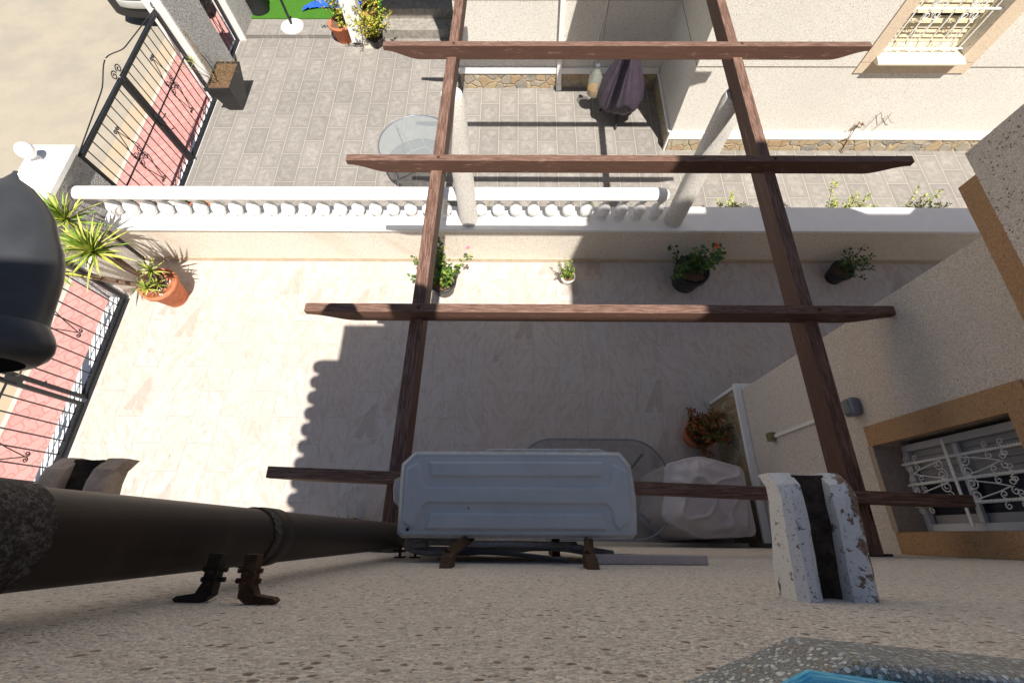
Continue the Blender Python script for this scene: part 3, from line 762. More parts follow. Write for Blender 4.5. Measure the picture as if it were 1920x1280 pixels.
hose('hose', [(-.22, -.055, 3.35), (-.08, -.054, 3.36), (.05, -.06, 3.40), (.17, -.072, 3.44)], .007, M['blackcable'])
hose('hose', [(-.16, -.03, 3.33), (0.0, -.028, 3.34), (.12, -.03, 3.30), (.22, -.03, 3.25)], .012, M['hose'])
td = thing('cable_duct', (.45, -.08, 3.3), 'pale plastic cable duct on the wall right of the air conditioner', 'cable duct')
bevel(MB().box((.235, -.084, 3.305), (.635, -.055, 3.375)).build('duct', M['duct'], td), .003)
bevel(MB().box((.245, -.084, 3.225), (.61, -.060, 3.302)).build('duct_cover', M['duct'], td), .003)

# ------------------------------------------------------------------ dark lantern at the left edge
ln = thing('wall_lantern', tuple(at(-75, 500, 4.5)), 'big dark grey bell-shaped lantern at the left edge', 'lantern')
c0 = at(-75, 500, 4.5)
def lr(y):   # silhouette radii in metres along Y, read as pixels from the photograph's outline
    return y
prof = []
for (ypx, rpx) in ((321, 40), (325, 78), (336, 112), (354, 138), (380, 160), (410, 176), (445, 182), (470, 189), (495, 190), (520, 186), (545, 178), (575, 168), (600, 160), (610, 159)):
    a = at(-75, ypx, 4.5); c = at(-75 + rpx * 1.0, ypx, 4.5); prof.append((max(.004, c.x - c0.x), a.y - c0.y))
prof2 = []
for (ypx, rpx) in ((607, 159), (614, 163), (626, 168), (640, 170), (652, 166), (664, 156), (674, 136), (678, 112)):
    a = at(-75, ypx, 4.5); c = at(-75 + rpx * 1.0, ypx, 4.5); prof2.append((max(.004, c.x - c0.x), a.y - c0.y))
MB().lathe(prof, tuple(c0), 64, axis='y').build('housing', M['lantern'], ln)
MB().lathe(prof2, tuple(c0), 64, axis='y', cap=False).build('rim', M['lantern'], ln)
for o in ln.children: o.scale = (1, 1, .34)
e = MB().lathe([(.05, 0), (.05, -.03), (.02, -.05)], (c0.x, prof2[-1][1] + c0.y + .015, c0.z), 24, axis='y'); e.build('socket', M['rubber'], ln)
e = MB().tube([(c0.x - .02, c0.y - .12, c0.z), (c0.x - .05, c0.y - .22, c0.z), (c0.x - .06, -.084, c0.z)], .012, 10); e.build('arm', M['darkiron'], ln)

# ------------------------------------------------------------------ neighbouring house
nh = thing('house', (3, 7.5, -.3), 'pale rendered neighbouring house with crazy-stone skirting and an ochre framed window', 'house')
b = MB(); b.box((-.93, 7.02, -.3), (2.37, 12, 5.5)); b.build('wall', M['wallw'], nh)
b = MB()
b.box((2.355, 5.62, -.3), (9, 7.6, 1.14)); b.box((2.355, 5.62, 1.14), (4.60, 7.6, 2.30)); b.box((5.66, 5.62, 1.14), (9, 7.6, 2.30)); b.box((2.355, 5.62, 2.30), (9, 7.6, 3.0)); b.box((4.60, 5.86, 1.14), (5.66, 7.6, 2.30))
b.build('wall', M['wallw'], nh)
b = MB(); b.box((1.15, 5.60, 2.60), (2.354, 7.018, 2.75)); b.build('shade_slab', M['purewhite'], nh)  # slab added out of view to cast the shade on the recessed wall
b = MB(); b.box((-.93, 7.0, -.2985), (2.34, 7.0195, -.035)); b.box((2.36, 5.595, -.2985), (9, 5.6195, -.085)); b.box((2.33, 5.64, -.2985), (2.3545, 6.999, -.035)); b.build('stone_skirting', M['stone'], nh)
b = MB(); b.box((-.95, 6.985, -.034), (2.33, 7.0195, .065)); b.box((2.345, 5.585, -.084), (9, 5.6195, .04)); b.box((2.318, 5.60, -.034), (2.354, 6.984, .0)); b.box((2.318, 5.585, -.2985), (2.3445, 5.638, .042))
bevel(b.build('skirting_trim', M['purewhite'], nh), .006)
gm = plain('groove_shadow_gap', (.10, .08, .06), .9, .1, 10)
b = MB(); b.box((-.93, 7.017, 1.06), (2.35, 7.0215, 1.068)); b.box((2.36, 5.6165, 1.052), (9, 5.6215, 1.060)); b.box((2.352, 5.62, 1.06), (2.3555, 7.02, 1.067)); b.build('render_joint', gm, nh)
b = MB(); b.bar((.715, 6.985, -.28), (.60, 6.985, 2.6), .075, .06, up=(0, 1, 0)); b.bar((.72, 6.96, -.295), (.716, 6.985, -.2), .085, .075, up=(0, 1, 0)); b.build('downpipe', M['purewhite'], nh)
b = MB().tube([(1.27, 7.01, 2.6), (1.30, 7.01, 1.0), (1.22, 7.01, .05), (1.20, 6.9, -.1)], .008, 6); b.build('cable', M['white'], nh)
# its window
e = MB(); e.box((4.43, 5.605, 1.13), (4.6, 5.6195, 2.5)); e.box((5.66, 5.605, 1.13), (5.88, 5.6195, 2.5)); e.box((4.43, 5.606, .98), (5.88, 5.6195, 1.12)); e.box((4.6, 5.605, 2.30), (5.66, 5.6195, 2.5))
nw = tag(e.build('window', M['paleorange'], nh, (5.1, 5.6, 1.14)), 'sunlit window with white scroll grille')
e = MB(); e.prism([(5.50, 1.155), (5.50, 1.185), (5.625, 1.21), (5.86, 1.21), (5.86, 1.13), (5.605, 1.13)], 'x', 4.575, 5.68); bevel(e.build('sill', M['cream'], nw), .006)
e = MB()
for x in (4.605, 5.595): e.box((x, 5.76, 1.22), (x + .06, 5.82, 2.295))
e.box((4.666, 5.76, 1.22), (5.594, 5.82, 1.27)); e.box((4.666, 5.76, 2.24), (5.594, 5.82, 2.295)); bevel(e.build('frame', M['cream'], nw), .004)
e = MB()
for k in range(17):
    z = 1.28 + k * .057; y = 5.775 if not 4 <= k <= 5 else 5.80
    if 5 <= k < 6: continue
    e.prism([(y, z), (y + .022, z + .055), (y + .03, z + .055), (y + .008, z)], 'x', 4.668, 5.592)
e.build('shutter', plain('cream_shutter', (.60, .52, .36), .5, .05, 8), nw)
e = MB(); e.box((4.61, 5.835, 1.22), (5.65, 5.845, 2.29)); e.build('pane', M['pane'], nw)
e = MB(); gy = 5.67
for k in range(7):
    twisted(e, (4.68 + k * .148, gy, 1.215), (4.68 + k * .148, gy, 2.29), .0085, 26)
e.box((4.61, gy - .012, 1.725), (5.66, gy + .012, 1.74)); e.box((4.64, gy - .008, 1.26), (5.62, gy + .008, 1.272))
for x in (4.90, 5.35):
    for sz in (-1, 1):
        for sx in (-1, 1):
            e.tube(spiral((x + sx * .055, gy, 1.73 + sz * .075), (1, 0, 0), (0, 0, 1), .055, 1.6, sgn=sx * sz), .005, 5)
            e.tube([(x + sx * .1, gy, 1.73 + sz * .1), (x + sx * .03, gy, 1.73 + sz * .3), (x, gy, 1.73 + sz * .42)], .005, 5)
            e.tube(spiral((x + sx * .03, gy, 1.73 + sz * .44), (1, 0, 0), (0, 0, 1), .026, 1.2, sgn=sx), .0045, 5)
e.build('grille', M['white'], nw)
# climber twigs against the neighbour's wall
cl = thing('climbing_plant', (4.4, 5.5, -.2), 'thin leafless climbing twigs against the sunlit neighbour wall', 'plant')
e = MB()
for pts in ([(1568, 300), (1590, 262), (1612, 228)], [(1588, 262), (1600, 240), (1612, 231), (1622, 236)], [(1616, 246), (1640, 222), (1652, 211), (1654, 230)], [(1634, 246), (1660, 226), (1672, 212)], [(1664, 217), (1670, 230), (1675, 230)]):
    P = []
    for k, q in enumerate(pts):
        r = ray(*q); t = 5.588 / r.y; P.append((r.x * t, 5.588, r.z * t + H))
    e.tube(P, .006 if pts[0][0] < 1600 else .0035, 5)
e.build('stem', M['trunk'], cl)
e = MB()
def leafq(b, p, d, nrm, L, W, mi=0):
    p = Vector(p); d = Vector(d).normalized(); s_ = d.cross(Vector(nrm))
    s_ = s_.normalized() if s_.length > 1e-4 else d.orthogonal().normalized(); u = s_.cross(d).normalized()
    vs = [p, p + d * L * .45 + s_ * W / 2 + u * W * .14, p + d * L, p + d * L * .45 - s_ * W / 2 + u * W * .14, p + d * L * .5 - u * W * .05]
    b.add(vs, [(0, 1, 4), (1, 2, 4), (2, 3, 4), (3, 0, 4)], mi, False)
for q in ((1600, 238), (1618, 228), (1580, 278), (1590, 260), (1622, 232), (1596, 256)):
    r = ray(*q); t = 5.58 / r.y; p = (r.x * t, 5.58, r.z * t + H)
    leafq(e, p, (random.uniform(-1, 1), -.2, random.uniform(-1, 1)), (0, -1, 0), .09, .03)
e.build('foliage', M['dead'], cl)
# steps between the houses, and an unseen slab added to shade them
st = thing('steps', (-1.7, 8.7, -.3), 'grey stone steps beside the neighbour house wall', 'steps')
for k, (y, z) in enumerate(((8.30, -.14), (8.62, .02), (9.0, .18))):
    bevel(MB().box((-2.44, y, -.32), (-.94, y + (.321 if k < 1 else .381 if k < 2 else 3), z)).build('step', M['greystone'], st), .01)
cp = thing('shade_canopy', (-1.7, 8.0, 2.2), 'unseen slab added to shade the stone steps', 'shade_canopy')
MB().box((-2.1, 7.62, 2.1), (-.94, 8.35, 2.25)).build('roof', M['purewhite'], cp)  # out of frame, put in only for the shade it casts
wp = thing('post', (-2.86, 8.22, -.3), 'square white post between the potted shrubs', 'post')
bevel(MB().box((-2.97, 8.13, -.28), (-2.70, 8.34, 2.6)).build('shaft', M['purewhite'], wp), .008)
MB().box((-2.74, 8.02, -.299), (-2.52, 8.128, -.20)).build('foot', M['cream'], wp)

# ------------------------------------------------------------------ gate piers, globe lamp
pr = thing('gate_pier', (-5.1, 3.3, -.4), 'rendered gate pier with white capped top carrying a globe lamp', 'pier')
MB().box((-5.30, 2.76, -.4), (-4.935, 3.88, 1.27)).build('shaft', M['rough'], pr)
MB().box((-4.934, 2.77, .0005), (-4.90, 3.2815, .64)).build('low_pier', M['wallw'], pr)
bevel(MB().box((-5.36, 2.70, 1.271), (-4.885, 3.93, 1.33)).build('cap', M['white'], pr), .006)
bevel(MB().box((-5.16, 3.45, 1.331), (-5.0, 3.62, 1.345)).build('plate', M['white'], pr), .004)
gl = thing('globe_lamp', (-5.25, 3.70, 1.33), 'white opal globe lamp on the gate pier', 'lamp')
MB().lathe([(.05, 1.331), (.05, 1.36), (.038, 1.37), (.038, 1.40)], (-5.2, 3.70, 0), 20).build('base', M['white'], gl)
rg = .085
MB().lathe([(rg * math.sin(math.pi * k / 16) + .0005, 1.47 - rg * math.cos(math.pi * k / 16)) for k in range(17)], (-5.2, 3.70, 0), 28).build('globe', M['opal'], gl)
def pier(y0, y1, lab, x0=-5.10, x1=-4.72, zt=1.9):
    t = thing('gate_pier', ((x0 + x1) / 2, (y0 + y1) / 2, -.4), lab, 'pier')
    MB().box((x0, y0 + .02, -.4), (x1, y1, zt)).build('shaft', M['rough'], t)
    bevel(MB().box((x0 - .01, y0, -.38), (x1 - .01, y0 + .0195, zt)).build('white_face', M['purewhite'], t), .004)
    return t
pier(6.70, 7.52, 'rough grey pier with white end face between the double gate and the narrow gate', -5.16, -4.90)
pier(8.24, 9.3, 'rough pier with white end face beyond the narrow gate', -5.16, -4.92)

# ------------------------------------------------------------------ wrought iron gates
def scrollset(b, x, yc, zc, zl, zh):
    U, W = (0, 1, 0), (0, 0, 1)
    for sy in (-1, 1):
        for sz in (-1, 1):
            b.tube(spiral((x, yc + sy * .058, zc + sz * .055), U, W, .055, 1.7, start=(0 if sy < 0 else math.pi), sgn=sy * sz, n=30), .006, 5)
    for sz, zz in ((-1, zl), (1, zh)):
        for sy in (-1, 1):
            b.tube([(x, yc + sy * .11, zc + sz * .07), (x, yc + sy * .10, zc + sz * .12), (x, yc + sy * .055, zc + (zz - zc) * .55), (x, yc, zz)], .006, 5)
            b.tube(spiral((x, yc + sy * .030, zz + sz * .01), U, W, .027, 1.3, start=(math.pi if sy > 0 else 0), sgn=sy * -sz), .006, 5)
def gate(name, lab, x, y0, y1, z0, z1, nb, arch, rail2=False):
    t = thing(name, (x, (y0 + y1) / 2, z0), lab, 'gate', None)
    ym = (y0 + y1) / 2; zm = z0 + (z1 - z0) * .545
    for (a, c) in ((y0, ym - .018), (ym + .018, y1)):
        e = MB(); f = .042
        e.box((x - f / 2, a, z1 - f), (x + f / 2, c, z1)); e.box((x - f / 2, a, z0), (x + f / 2, c, z0 + f))
        e.box((x - f / 2, a, z0 + f + .0005), (x + f / 2, a + f, z1 - f - .0005)); e.box((x - f / 2, c - f, z0 + f + .0005), (x + f / 2, c, z1 - f - .0005))
        lf = e.build('gate_panel', M['iron'], t, (x, (a + c) / 2, z0))
        e = MB()
        for k in range(1, nb):
            y = a + (c - a) * k / nb; e.tube([(x, y, z0 + .03), (x, y, z1 - .03)], .0075, 6)
        e.box((x - .006, a + f, zm - .008), (x + .006, c - f, zm + .008))
        e.build('bars', M['iron'], lf)
        e = MB(); scrollset(e, x + .012, (a + c) / 2, zm, z0 + (z1 - z0) * .25, z0 + (z1 - z0) * .83); e.build('scrolls', M['iron'], lf)
        e = MB(); s_ = -1 if a < ym - .1 and c <= ym else 1
        yo, yi = (a, c) if c <= ym else (c, a)
        L = yi - yo; n = 20
        pts = [(x, yo + L * k / n, z1 + .01 + arch * (.62 * (k / n) ** 1.0 + .38 * sm((k / n - .70) / .3))) for k in range(n + 1)]
        e.tube(pts, .007, 6)
        sg = 1 if L > 0 else -1
        e.tube(spiral((x, yi - sg * .05, z1 + .06), (0, 1, 0), (0, 0, 1), .055, 1.4, start=0 if sg > 0 else math.pi, sgn=sg), .007, 5)
        e.tube(spiral((x, yo - sg * .02, z1 + .05), (0, 1, 0), (0, 0, 1), .045, 1.3, start=math.pi if sg > 0 else 0, sgn=-sg), .007, 5)
        e.build('crest', M['iron'], lf)
    e = MB(); e.box((x + .022, ym - .035, zm - .09), (x + .055, ym + .035, zm + .06)); e.tube([(x + .05, ym + .02, zm), (x + .09, ym + .02, zm), (x + .09, ym + .11, zm)], .008, 6)
    e.tube([(x + .04, ym + .02, z0 + .02), (x + .04, ym + .02, z0 + .55), (x + .09, ym + .05, z0 + .56)], .009, 6)
    e.build('latch', M['iron'], t)
    return t
g1 = gate('double_gate', 'black wrought iron double gate of the neighbour with peaked scrolled top', -5.05, 3.97, 6.68, -.27, 1.12, 9, .22)
g2 = gate('double_gate', 'black wrought iron double gate at the left end of the near terrace', -4.95, .02, 2.735, .03, 1.55, 9, .2)
e = MB(); e.box((-4.925, -.2, .012), (-4.905, 2.72, .03)); o = e.build('floor_rail', M['iron'], g2)
def single(lab, x, y0, y1, z0, z1):
    t = thing('garden_gate', (x, (y0 + y1) / 2, z0), lab, 'gate'); e = MB(); f = .04
    e.box((x - f / 2, y0, z1 - f), (x + f / 2, y1, z1)); e.box((x - f / 2, y0, z0), (x + f / 2, y1, z0 + f)); e.box((x - f / 2, y0, z0 + f + .0005), (x + f / 2, y0 + f, z1 - f - .0005)); e.box((x - f / 2, y1 - f, z0 + f + .0005), (x + f / 2, y1, z1 - f - .0005))
    lf = e.build('gate_panel', M['iron'], t); e = MB()
    for k in range(1, 5): e.tube([(x, y0 + (y1 - y0) * k / 5, z0 + .03), (x, y0 + (y1 - y0) * k / 5, z1 - .03)], .0075, 6)
    e.build('bars', M['iron'], lf); e = MB(); scrollset(e, x + .012, (y0 + y1) / 2, .55, .1, 1.0); e.build('scrolls', M['iron'], lf); return t
single('narrow black wrought iron gate between the two rough piers', -5.05, 7.55, 8.20, -.27, 1.45)

# ------------------------------------------------------------------ pots and plants
def potlathe(c, r0, r1, h, z0, rim=.02, n=28):
    return MB().lathe([(r0, z0), (r1 * .96, z0 + h * .82), (r1 * 1.06, z0 + h * .83), (r1 * 1.08, z0 + h), (r1 * .93, z0 + h), (r1 * .90, z0 + h - .03), (.001, z0 + h - .032)], (c[0], c[1], 0), n, cap=False)
def soil(c, r, z, parent):
    e = MB(); n = 18; vs = [(c[0], c[1], z + .012)]; fs = []
    for i in range(n): t = 6.283 * i / n; vs.append((c[0] + r * math.cos(t), c[1] + r * math.sin(t), z + random.uniform(-.006, .006)))
    fs = [(0, 1 + i, 1 + (i + 1) % n) for i in range(n)]; e.add(vs, fs); return e.build('soil', M['soil'], parent)
def blade(b, p, az, el, L, W, droop=.5, mi=0, n=6, sidemi=None):
    p = Vector(p); vs = []; fs = []; q = p.copy(); e_ = el
    for k in range(n + 1):
        t = k / n; wd = W * (.55 + .9 * t if t < .35 else (1 - t) ** .75 * 1.15 + .02)
        d = Vector((math.cos(az) * math.cos(e_), math.sin(az) * math.cos(e_), math.sin(e_)))
        s_ = Vector((-math.sin(az), math.cos(az), 0)); u = s_.cross(d)
        vs += [q - s_ * wd / 2 + u * -wd * .18, q + u * wd * .12 * -1, q + s_ * wd / 2 + u * -wd * .18]
        vs[-2] = q + u * wd * .10
        q = q + d * (L / n); e_ -= droop * t * 1.6 / n
    for k in range(n):
        a = k * 3; fs += [(a, a + 1, a + 4, a + 3), (a + 1, a + 2, a + 5, a + 4)]
    b.add(vs, fs[0::2], mi, True)
    o = len(b.v) - len(vs)
    for f in fs[1::2]: b.f.append([i + o for i in f]); b.mi.append(mi if sidemi is None else sidemi); b.sm.append(True)
def rosette(b, c, n, L, W, seed=0, lo=-.25, hi=1.35):
    rn = random.Random(seed)
    for k in range(n):
        t = (k + .5) / n; el = lo + (hi - lo) * t ** .85; az = k * 2.39996 + rn.uniform(-.15, .15)
        y = rn.random() < (.55 - .4 * t)
        blade(b, (c[0], c[1], c[2] + .05 * t), az, el, L * rn.uniform(.8, 1.1) * (1 - .25 * t), W, .5, 1 if y else 0, 6, 1 if rn.random() < .45 else None)
# variegated yucca in a terracotta pot
yu = thing('yucca', (-4.28, 2.74, 0), 'tall variegated yucca with yellow-edged leaves in a terracotta pot by the gate pier', 'potted plant')
yc_ = (-4.30, 2.74)
pt = potlathe(yc_, .135, .205, .36, .0005).build('pot', M['terra'], yu)
soil(yc_, .19, .325, yu)
heads = [((-4.30, 2.62, 1.17), 54, .41, .040, 3), ((-4.66, 2.42, 1.12), 38, .34, .036, 4), ((-4.68, 2.98, 1.22), 44, .40, .038, 5), ((-4.5, 2.74, 1.05), 30, .32, .034, 9),
         ((-4.16, 2.74, .62), 24, .19, .024, 6), ((-4.28, 2.60, .46), 26, .15, .018, 7), ((-4.40, 2.66, .40), 22, .13, .016, 8), ((-4.22, 2.68, .42), 20, .12, .016, 11)]
e = MB()
for c, n, L, W, s_ in heads:
    base = Vector((yc_[0] + random.uniform(-.05, .05), yc_[1] + random.uniform(-.05, .05), .31)); c = Vector(c)
    if c.z > .8: e.tube([base, base.lerp(c, .5) + Vector((.03, -.02, .05)), c], [.028, .024, .022], 8)
    else: e.tube([base, c], .010, 6)
e.build('trunk', M['trunk'], yu)
e = MB()
for c, n, L, W, s_ in heads: rosette(e, c, n, L, W, s_)
e.build('foliage', [M['yucca'], M['yuccay']], yu)
e = MB()
for k in range(26):
    a = random.random() * 6.283; r = random.uniform(.05, .17); e.lathe([(.004, -.004), (.012, 0), (.006, .008)], (yc_[0] + r * math.cos(a), yc_[1] + r * math.sin(a), .335), 6)
e.build('pebbles', M['white'], yu)['kind'] = 'stuff'
def shrub(name, lab, c, potargs, potmat, R_, Hh, nst, nl, leaf, mats, group=None, seed=1, flowers=(), spread=1., lean=(0, 0), cat='potted plant'):
    rn = random.Random(seed); t = thing(name, (c[0], c[1], c[2] if len(c) > 2 else 0), lab, cat, group); z0 = (c[2] if len(c) > 2 else 0) + .0006
    top = z0
    if potargs:
        r0, r1, h = potargs; potlathe(c, r0, r1, h, z0).build('pot', potmat, t); soil(c, r1 * .9, z0 + h - .03, t); top = z0 + h - .03
    sb = MB(); lb = MB(); tips = []
    for k in range(nst):
        az = rn.uniform(0, 6.283); el = rn.uniform(.35, 1.4); L = Hh * rn.uniform(.55, 1.05)
        p = Vector((c[0] + rn.uniform(-.04, .04) * spread, c[1] + rn.uniform(-.04, .04) * spread, top)); pts = [p.copy()]; n = 6
        d = Vector((math.cos(az) * math.cos(el) * R_ / Hh * 1.3 + lean[0], math.sin(az) * math.cos(el) * R_ / Hh * 1.3 + lean[1], math.sin(el))).normalized()
        for s_ in range(n):
            d = (d + Vector((rn.uniform(-.18, .18), rn.uniform(-.18, .18), rn.uniform(-.05, .16)))).normalized(); p = p + d * L / n; pts.append(p.copy())
        sb.tube(pts, [.0045 * (1 - .6 * i / n) for i in range(n + 1)], 5); tips.append(pts[-1])
        for q in range(nl):
            f = rn.uniform(.15, 1.0) ** .8; i = min(n - 1, int(f * n)); bp_ = pts[i].lerp(pts[i + 1], f * n - i)
            dd = Vector((rn.uniform(-1, 1), rn.uniform(-1, 1), rn.uniform(-.3, .7))).normalized()
            st_ = bp_ + dd * leaf[0] * .35; m_ = rn.choices(range(len(mats)), weights=[mw for _, mw in mats])[0]
            leafq(lb, st_, dd, Vector((rn.uniform(-.6, .6), rn.uniform(-.6, .6), 1)), leaf[0] * rn.uniform(.7, 1.2), leaf[1] * rn.uniform(.7, 1.2), m_)
    sb.build('stem', M['stem'], t); lb.build('foliage', [M[m] for m, _ in mats], t)
    for (fx, fy, fz, fr, fm) in flowers:
        fb = MB()
        for k in range(9):
            a = k * 2.4; leafq(fb, (fx, fy, fz), (math.cos(a), math.sin(a), .5), (0, 0, 1), fr, fr * .8)
        fb.build('flower', M[fm], t)
    return t
fp = at(877, 465, .62); fr_ = at(1340, 462, .68)
shrub('rose_bush', 'pink flowering rose bush in a round black pot in the sun', (-.90, 2.88), (.12, .165, .25), M['blackpot'], .30, .60, 22, 34, (.052, .042), (('leaf', 4), ('leafd', 2), ('leafy', 1)), 'pots along the boundary wall', 3, ((fp.x, fp.y, fp.z, .035, 'petalpink'),))
shrub('potted_plant', 'small bushy green plant in a little white ceramic pot', (.665, 3.0), (.055, .088, .15), M['whitepot'], .12, .30, 16, 40, (.022, .011), (('leaf', 4), ('leafy', 2)), 'pots along the boundary wall', 5)
shrub('geranium', 'red flowering geranium in a large black pot with a saucer in the shade', (2.17, 3.0), (.155, .20, .30), M['blackpot'], .30, .48, 16, 20, (.055, .05), (('leafd', 3), ('leaf', 2)), 'pots along the boundary wall', 8, ((fr_.x, fr_.y, fr_.z, .05, 'red'),))
shrub('potted_plant', 'small dark leafy plant in a small black pot, last in the row near the wing', (4.10, 3.08), (.10, .13, .2), M['blackpot'], .24, .40, 12, 24, (.04, .026), (('leafd', 3), ('leaf', 2)), 'pots along the boundary wall', 9, lean=(.25, 0))
shrub('potted_plant', 'round red and green succulent bush in a terracotta pot beside the stone skirting', (1.99, 1.02), (.12, .155, .22), M['terra'], .27, .36, 46, 40, (.032, .022), (('leafr', 5), ('leafd', 3), ('leaf', 2)), None, 10, spread=2.2)
# spiky plant at the foot of the downpipe
sp_ = thing('potted_plant', (-1.52, .02, 0), 'spiky green plant at the foot of the house wall behind the downpipe', 'potted plant')
potlathe((-1.60, .02), .09, .12, .2, .0006).build('pot', M['blackpot'], sp_); e = MB(); rosette(e, (-1.60, .0, .20), 24, .36, .022, 12, .2, 1.4); e.build('foliage', [M['yucca'], M['yuccay']], sp_)
# jade bushes in the bed behind the boundary wall
for k, (x, y, s_, hh, lab) in enumerate(((2.85, 3.80, 21, .55, 'pale succulent bush right of the second column'), (4.25, 3.82, 35, .72, 'pale succulent bush in the middle behind the coping'), (5.15, 3.80, 23, .72, 'pale succulent bush nearest the wing behind the coping'))):
    shrub('succulent_bush', lab, (x, y + .05, -.30), (.1, .14, .24), M['terra'], .30, hh * 1.05, 18, 55, (.042, .028), (('jade', 5), ('leafy', 1), ('leaf', 1)), 'succulents behind the boundary wall', s_)
shrub('succulent_bush', 'dark succulent bush behind the balusters near the second column', (1.06, 3.95, -.30), (.1, .14, .2), M['terra'], .28, .45, 14, 26, (.03, .02), (('leafd', 3), ('leaf', 2), ('jade', 1)), 'succulents behind the boundary wall', 24)
shrub('succulent_bush', 'yellow-green succulent bush behind the first column', (-.45, 3.95, -.30), (.1, .14, .2), M['terra'], .22, .45, 12, 26, (.03, .02), (('leafy', 3), ('jade', 3)), 'succulents behind the boundary wall', 25)
ro = thing('garden_rock', (3.0, 3.78, .1), 'pale rounded stone ornament behind the coping beside the succulent', 'rock')
MB().lathe([(.002, -.3), (.10, -.29), (.12, 0), (.10, .38), (.07, .46), (.002, .48)], (2.94, 3.80, 0), 16, fn=lambda t, k: 1 + .2 * math.sin(2 * t + 1)).build('stone', M['colr'], ro)
# square planter on the neighbour patio
pl = thing('square_planter', (-4.65, 6.6, -.3), 'tall tapered black square planter with dry twigs by the pier', 'planter')
def frust(b, x0, x1, y0, y1, z0, X0, X1, Y0, Y1, z1, th=.02):
    vs = [(x0, y0, z0), (x1, y0, z0), (x1, y1, z0), (x0, y1, z0), (X0, Y0, z1), (X1, Y0, z1), (X1, Y1, z1), (X0, Y1, z1),
          (X0 + th, Y0 + th, z1), (X1 - th, Y0 + th, z1), (X1 - th, Y1 - th, z1), (X0 + th, Y1 - th, z1), (X0 + th, Y0 + th, z1 - .06), (X1 - th, Y0 + th, z1 - .06), (X1 - th, Y1 - th, z1 - .06), (X0 + th, Y1 - th, z1 - .06)]
    fs = [(3, 2, 1, 0)] + [(i, (i + 1) % 4, 4 + (i + 1) % 4, 4 + i) for i in range(4)] + [(4 + i, 4 + (i + 1) % 4, 8 + (i + 1) % 4, 8 + i) for i in range(4)] + [(8 + i, 8 + (i + 1) % 4, 12 + (i + 1) % 4, 12 + i) for i in range(4)] + [(12, 13, 14, 15)]
    b.add(vs, fs)
e = MB(); frust(e, -4.77, -4.55, 6.46, 6.76, -.2995, -4.84, -4.46, 6.33, 6.96, .19); e.box((-4.855, 6.315, .15), (-4.4795, 6.3295, .20)) ; e.build('pot', M['blackpot'], pl)
e = MB(); e.add([(-4.82, 6.35, .165), (-4.48, 6.35, .165), (-4.48, 6.94, .165), (-4.82, 6.94, .165)], [(0, 1, 2, 3)]); e.build('soil', M['soil'], pl)
e = MB(); rn = random.Random(4)
for k in range(150):
    p = Vector((rn.uniform(-4.82, -4.48), rn.uniform(6.36, 6.9), .16)); d = Vector((rn.uniform(-.5, .5), rn.uniform(-.5, .5), rn.uniform(.1, 1))).normalized(); L = rn.uniform(.05, .2)
    e.tube([p, p + d * L * .5, p + d * L + Vector((rn.uniform(-.03, .03), 0, -.01))], .0022, 4)
for k in range(7):
    p = Vector((-4.7, 6.5, .16)); q = p + Vector((rn.uniform(-.35, -.1), rn.uniform(-.3, .3), rn.uniform(.3, .75))); e.tube([p, p.lerp(q, .5) + Vector((0, 0, .05)), q], .004, 5)
e.build('twigs', M['dry'], pl)
e = MB(); rosette(e, (-4.72, 6.30, .62), 16, .12, .012, 31); e.build('foliage', [M['yucca'], M['yuccay']], pl)
# cactus pots, drum
def cactus(c, r, lab, zb=-.3, pr_=.11, ph=.16):
    t = thing('cactus', (c[0], c[1], zb), lab, 'potted plant', 'cactus pots by the neighbour gate')
    potlathe(c, pr_ * .7, pr_, ph, zb + .0006).build('pot', M['terra'], t)
    MB().lathe([(r * math.sin(math.pi * k / 14) + .001, zb + ph + r * .72 - r * math.cos(math.pi * k / 14)) for k in range(15)], (c[0], c[1], 0), 48, fn=lambda t_, k: 1 + .07 * math.cos(16 * t_)).build('body', M['cactus'], t)
cactus((-4.80, 4.42), .10, 'round ribbed cactus in a terracotta pot beside the neighbour gate', -.3, .12, .17)
cactus((-4.52, 4.30), .075, 'smaller grey round cactus in a low pot behind the handrail')
cactus((-4.30, 4.22), .06, 'tiny cactus in a low pot, rightmost of the cactus pots')
dr = thing('stone_planter', (-4.85, 4.13, -.3), 'round pale planter behind the left end of the handrail', 'planter')
MB().lathe([(.12, -.2995), (.17, -.05), (.18, .02), (.165, .03), (.002, .028)], (-4.86, 4.10, 0), 28, cap=False).build('pot', M['wallw'], dr)
# potted shrubs by the white post
shrub('potted_shrub', 'green shrub in a round terracotta pot left of the white post', (-3.12, 8.28, -.30), (.14, .20, .30), M['terra'], .34, .60, 20, 26, (.05, .03), (('leafyy', 2), ('leaf', 3), ('leafy', 2)), 'potted shrubs on the neighbour patio', 41)
shrub('potted_shrub', 'dense yellow-green shrub right of the white post', (-2.52, 8.10, -.30), (.09, .13, .15), M['blackpot'], .26, .65, 26, 34, (.05, .032), (('leafy', 4), ('leafyy', 3), ('leaf', 2)), 'potted shrubs on the neighbour patio', 42)
shrub('potted_shrub', 'bright yellow shrub behind the dense one beside the steps', (-2.68, 8.65, -.235), (.12, .15, .25), M['terra'], .26, .85, 30, 34, (.06, .036), (('leafyy', 5), ('leafy', 2)), 'potted shrubs on the neighbour patio', 43)
shrub('potted_shrub', 'small thin green shrub at the foot of the steps by the house wall', (-1.02, 8.05, -.30), (.06, .08, .12), M['blackpot'], .16, .5, 9, 18, (.04, .024), (('leaf', 3), ('leafd', 2)), 'potted shrubs on the neighbour patio', 44)

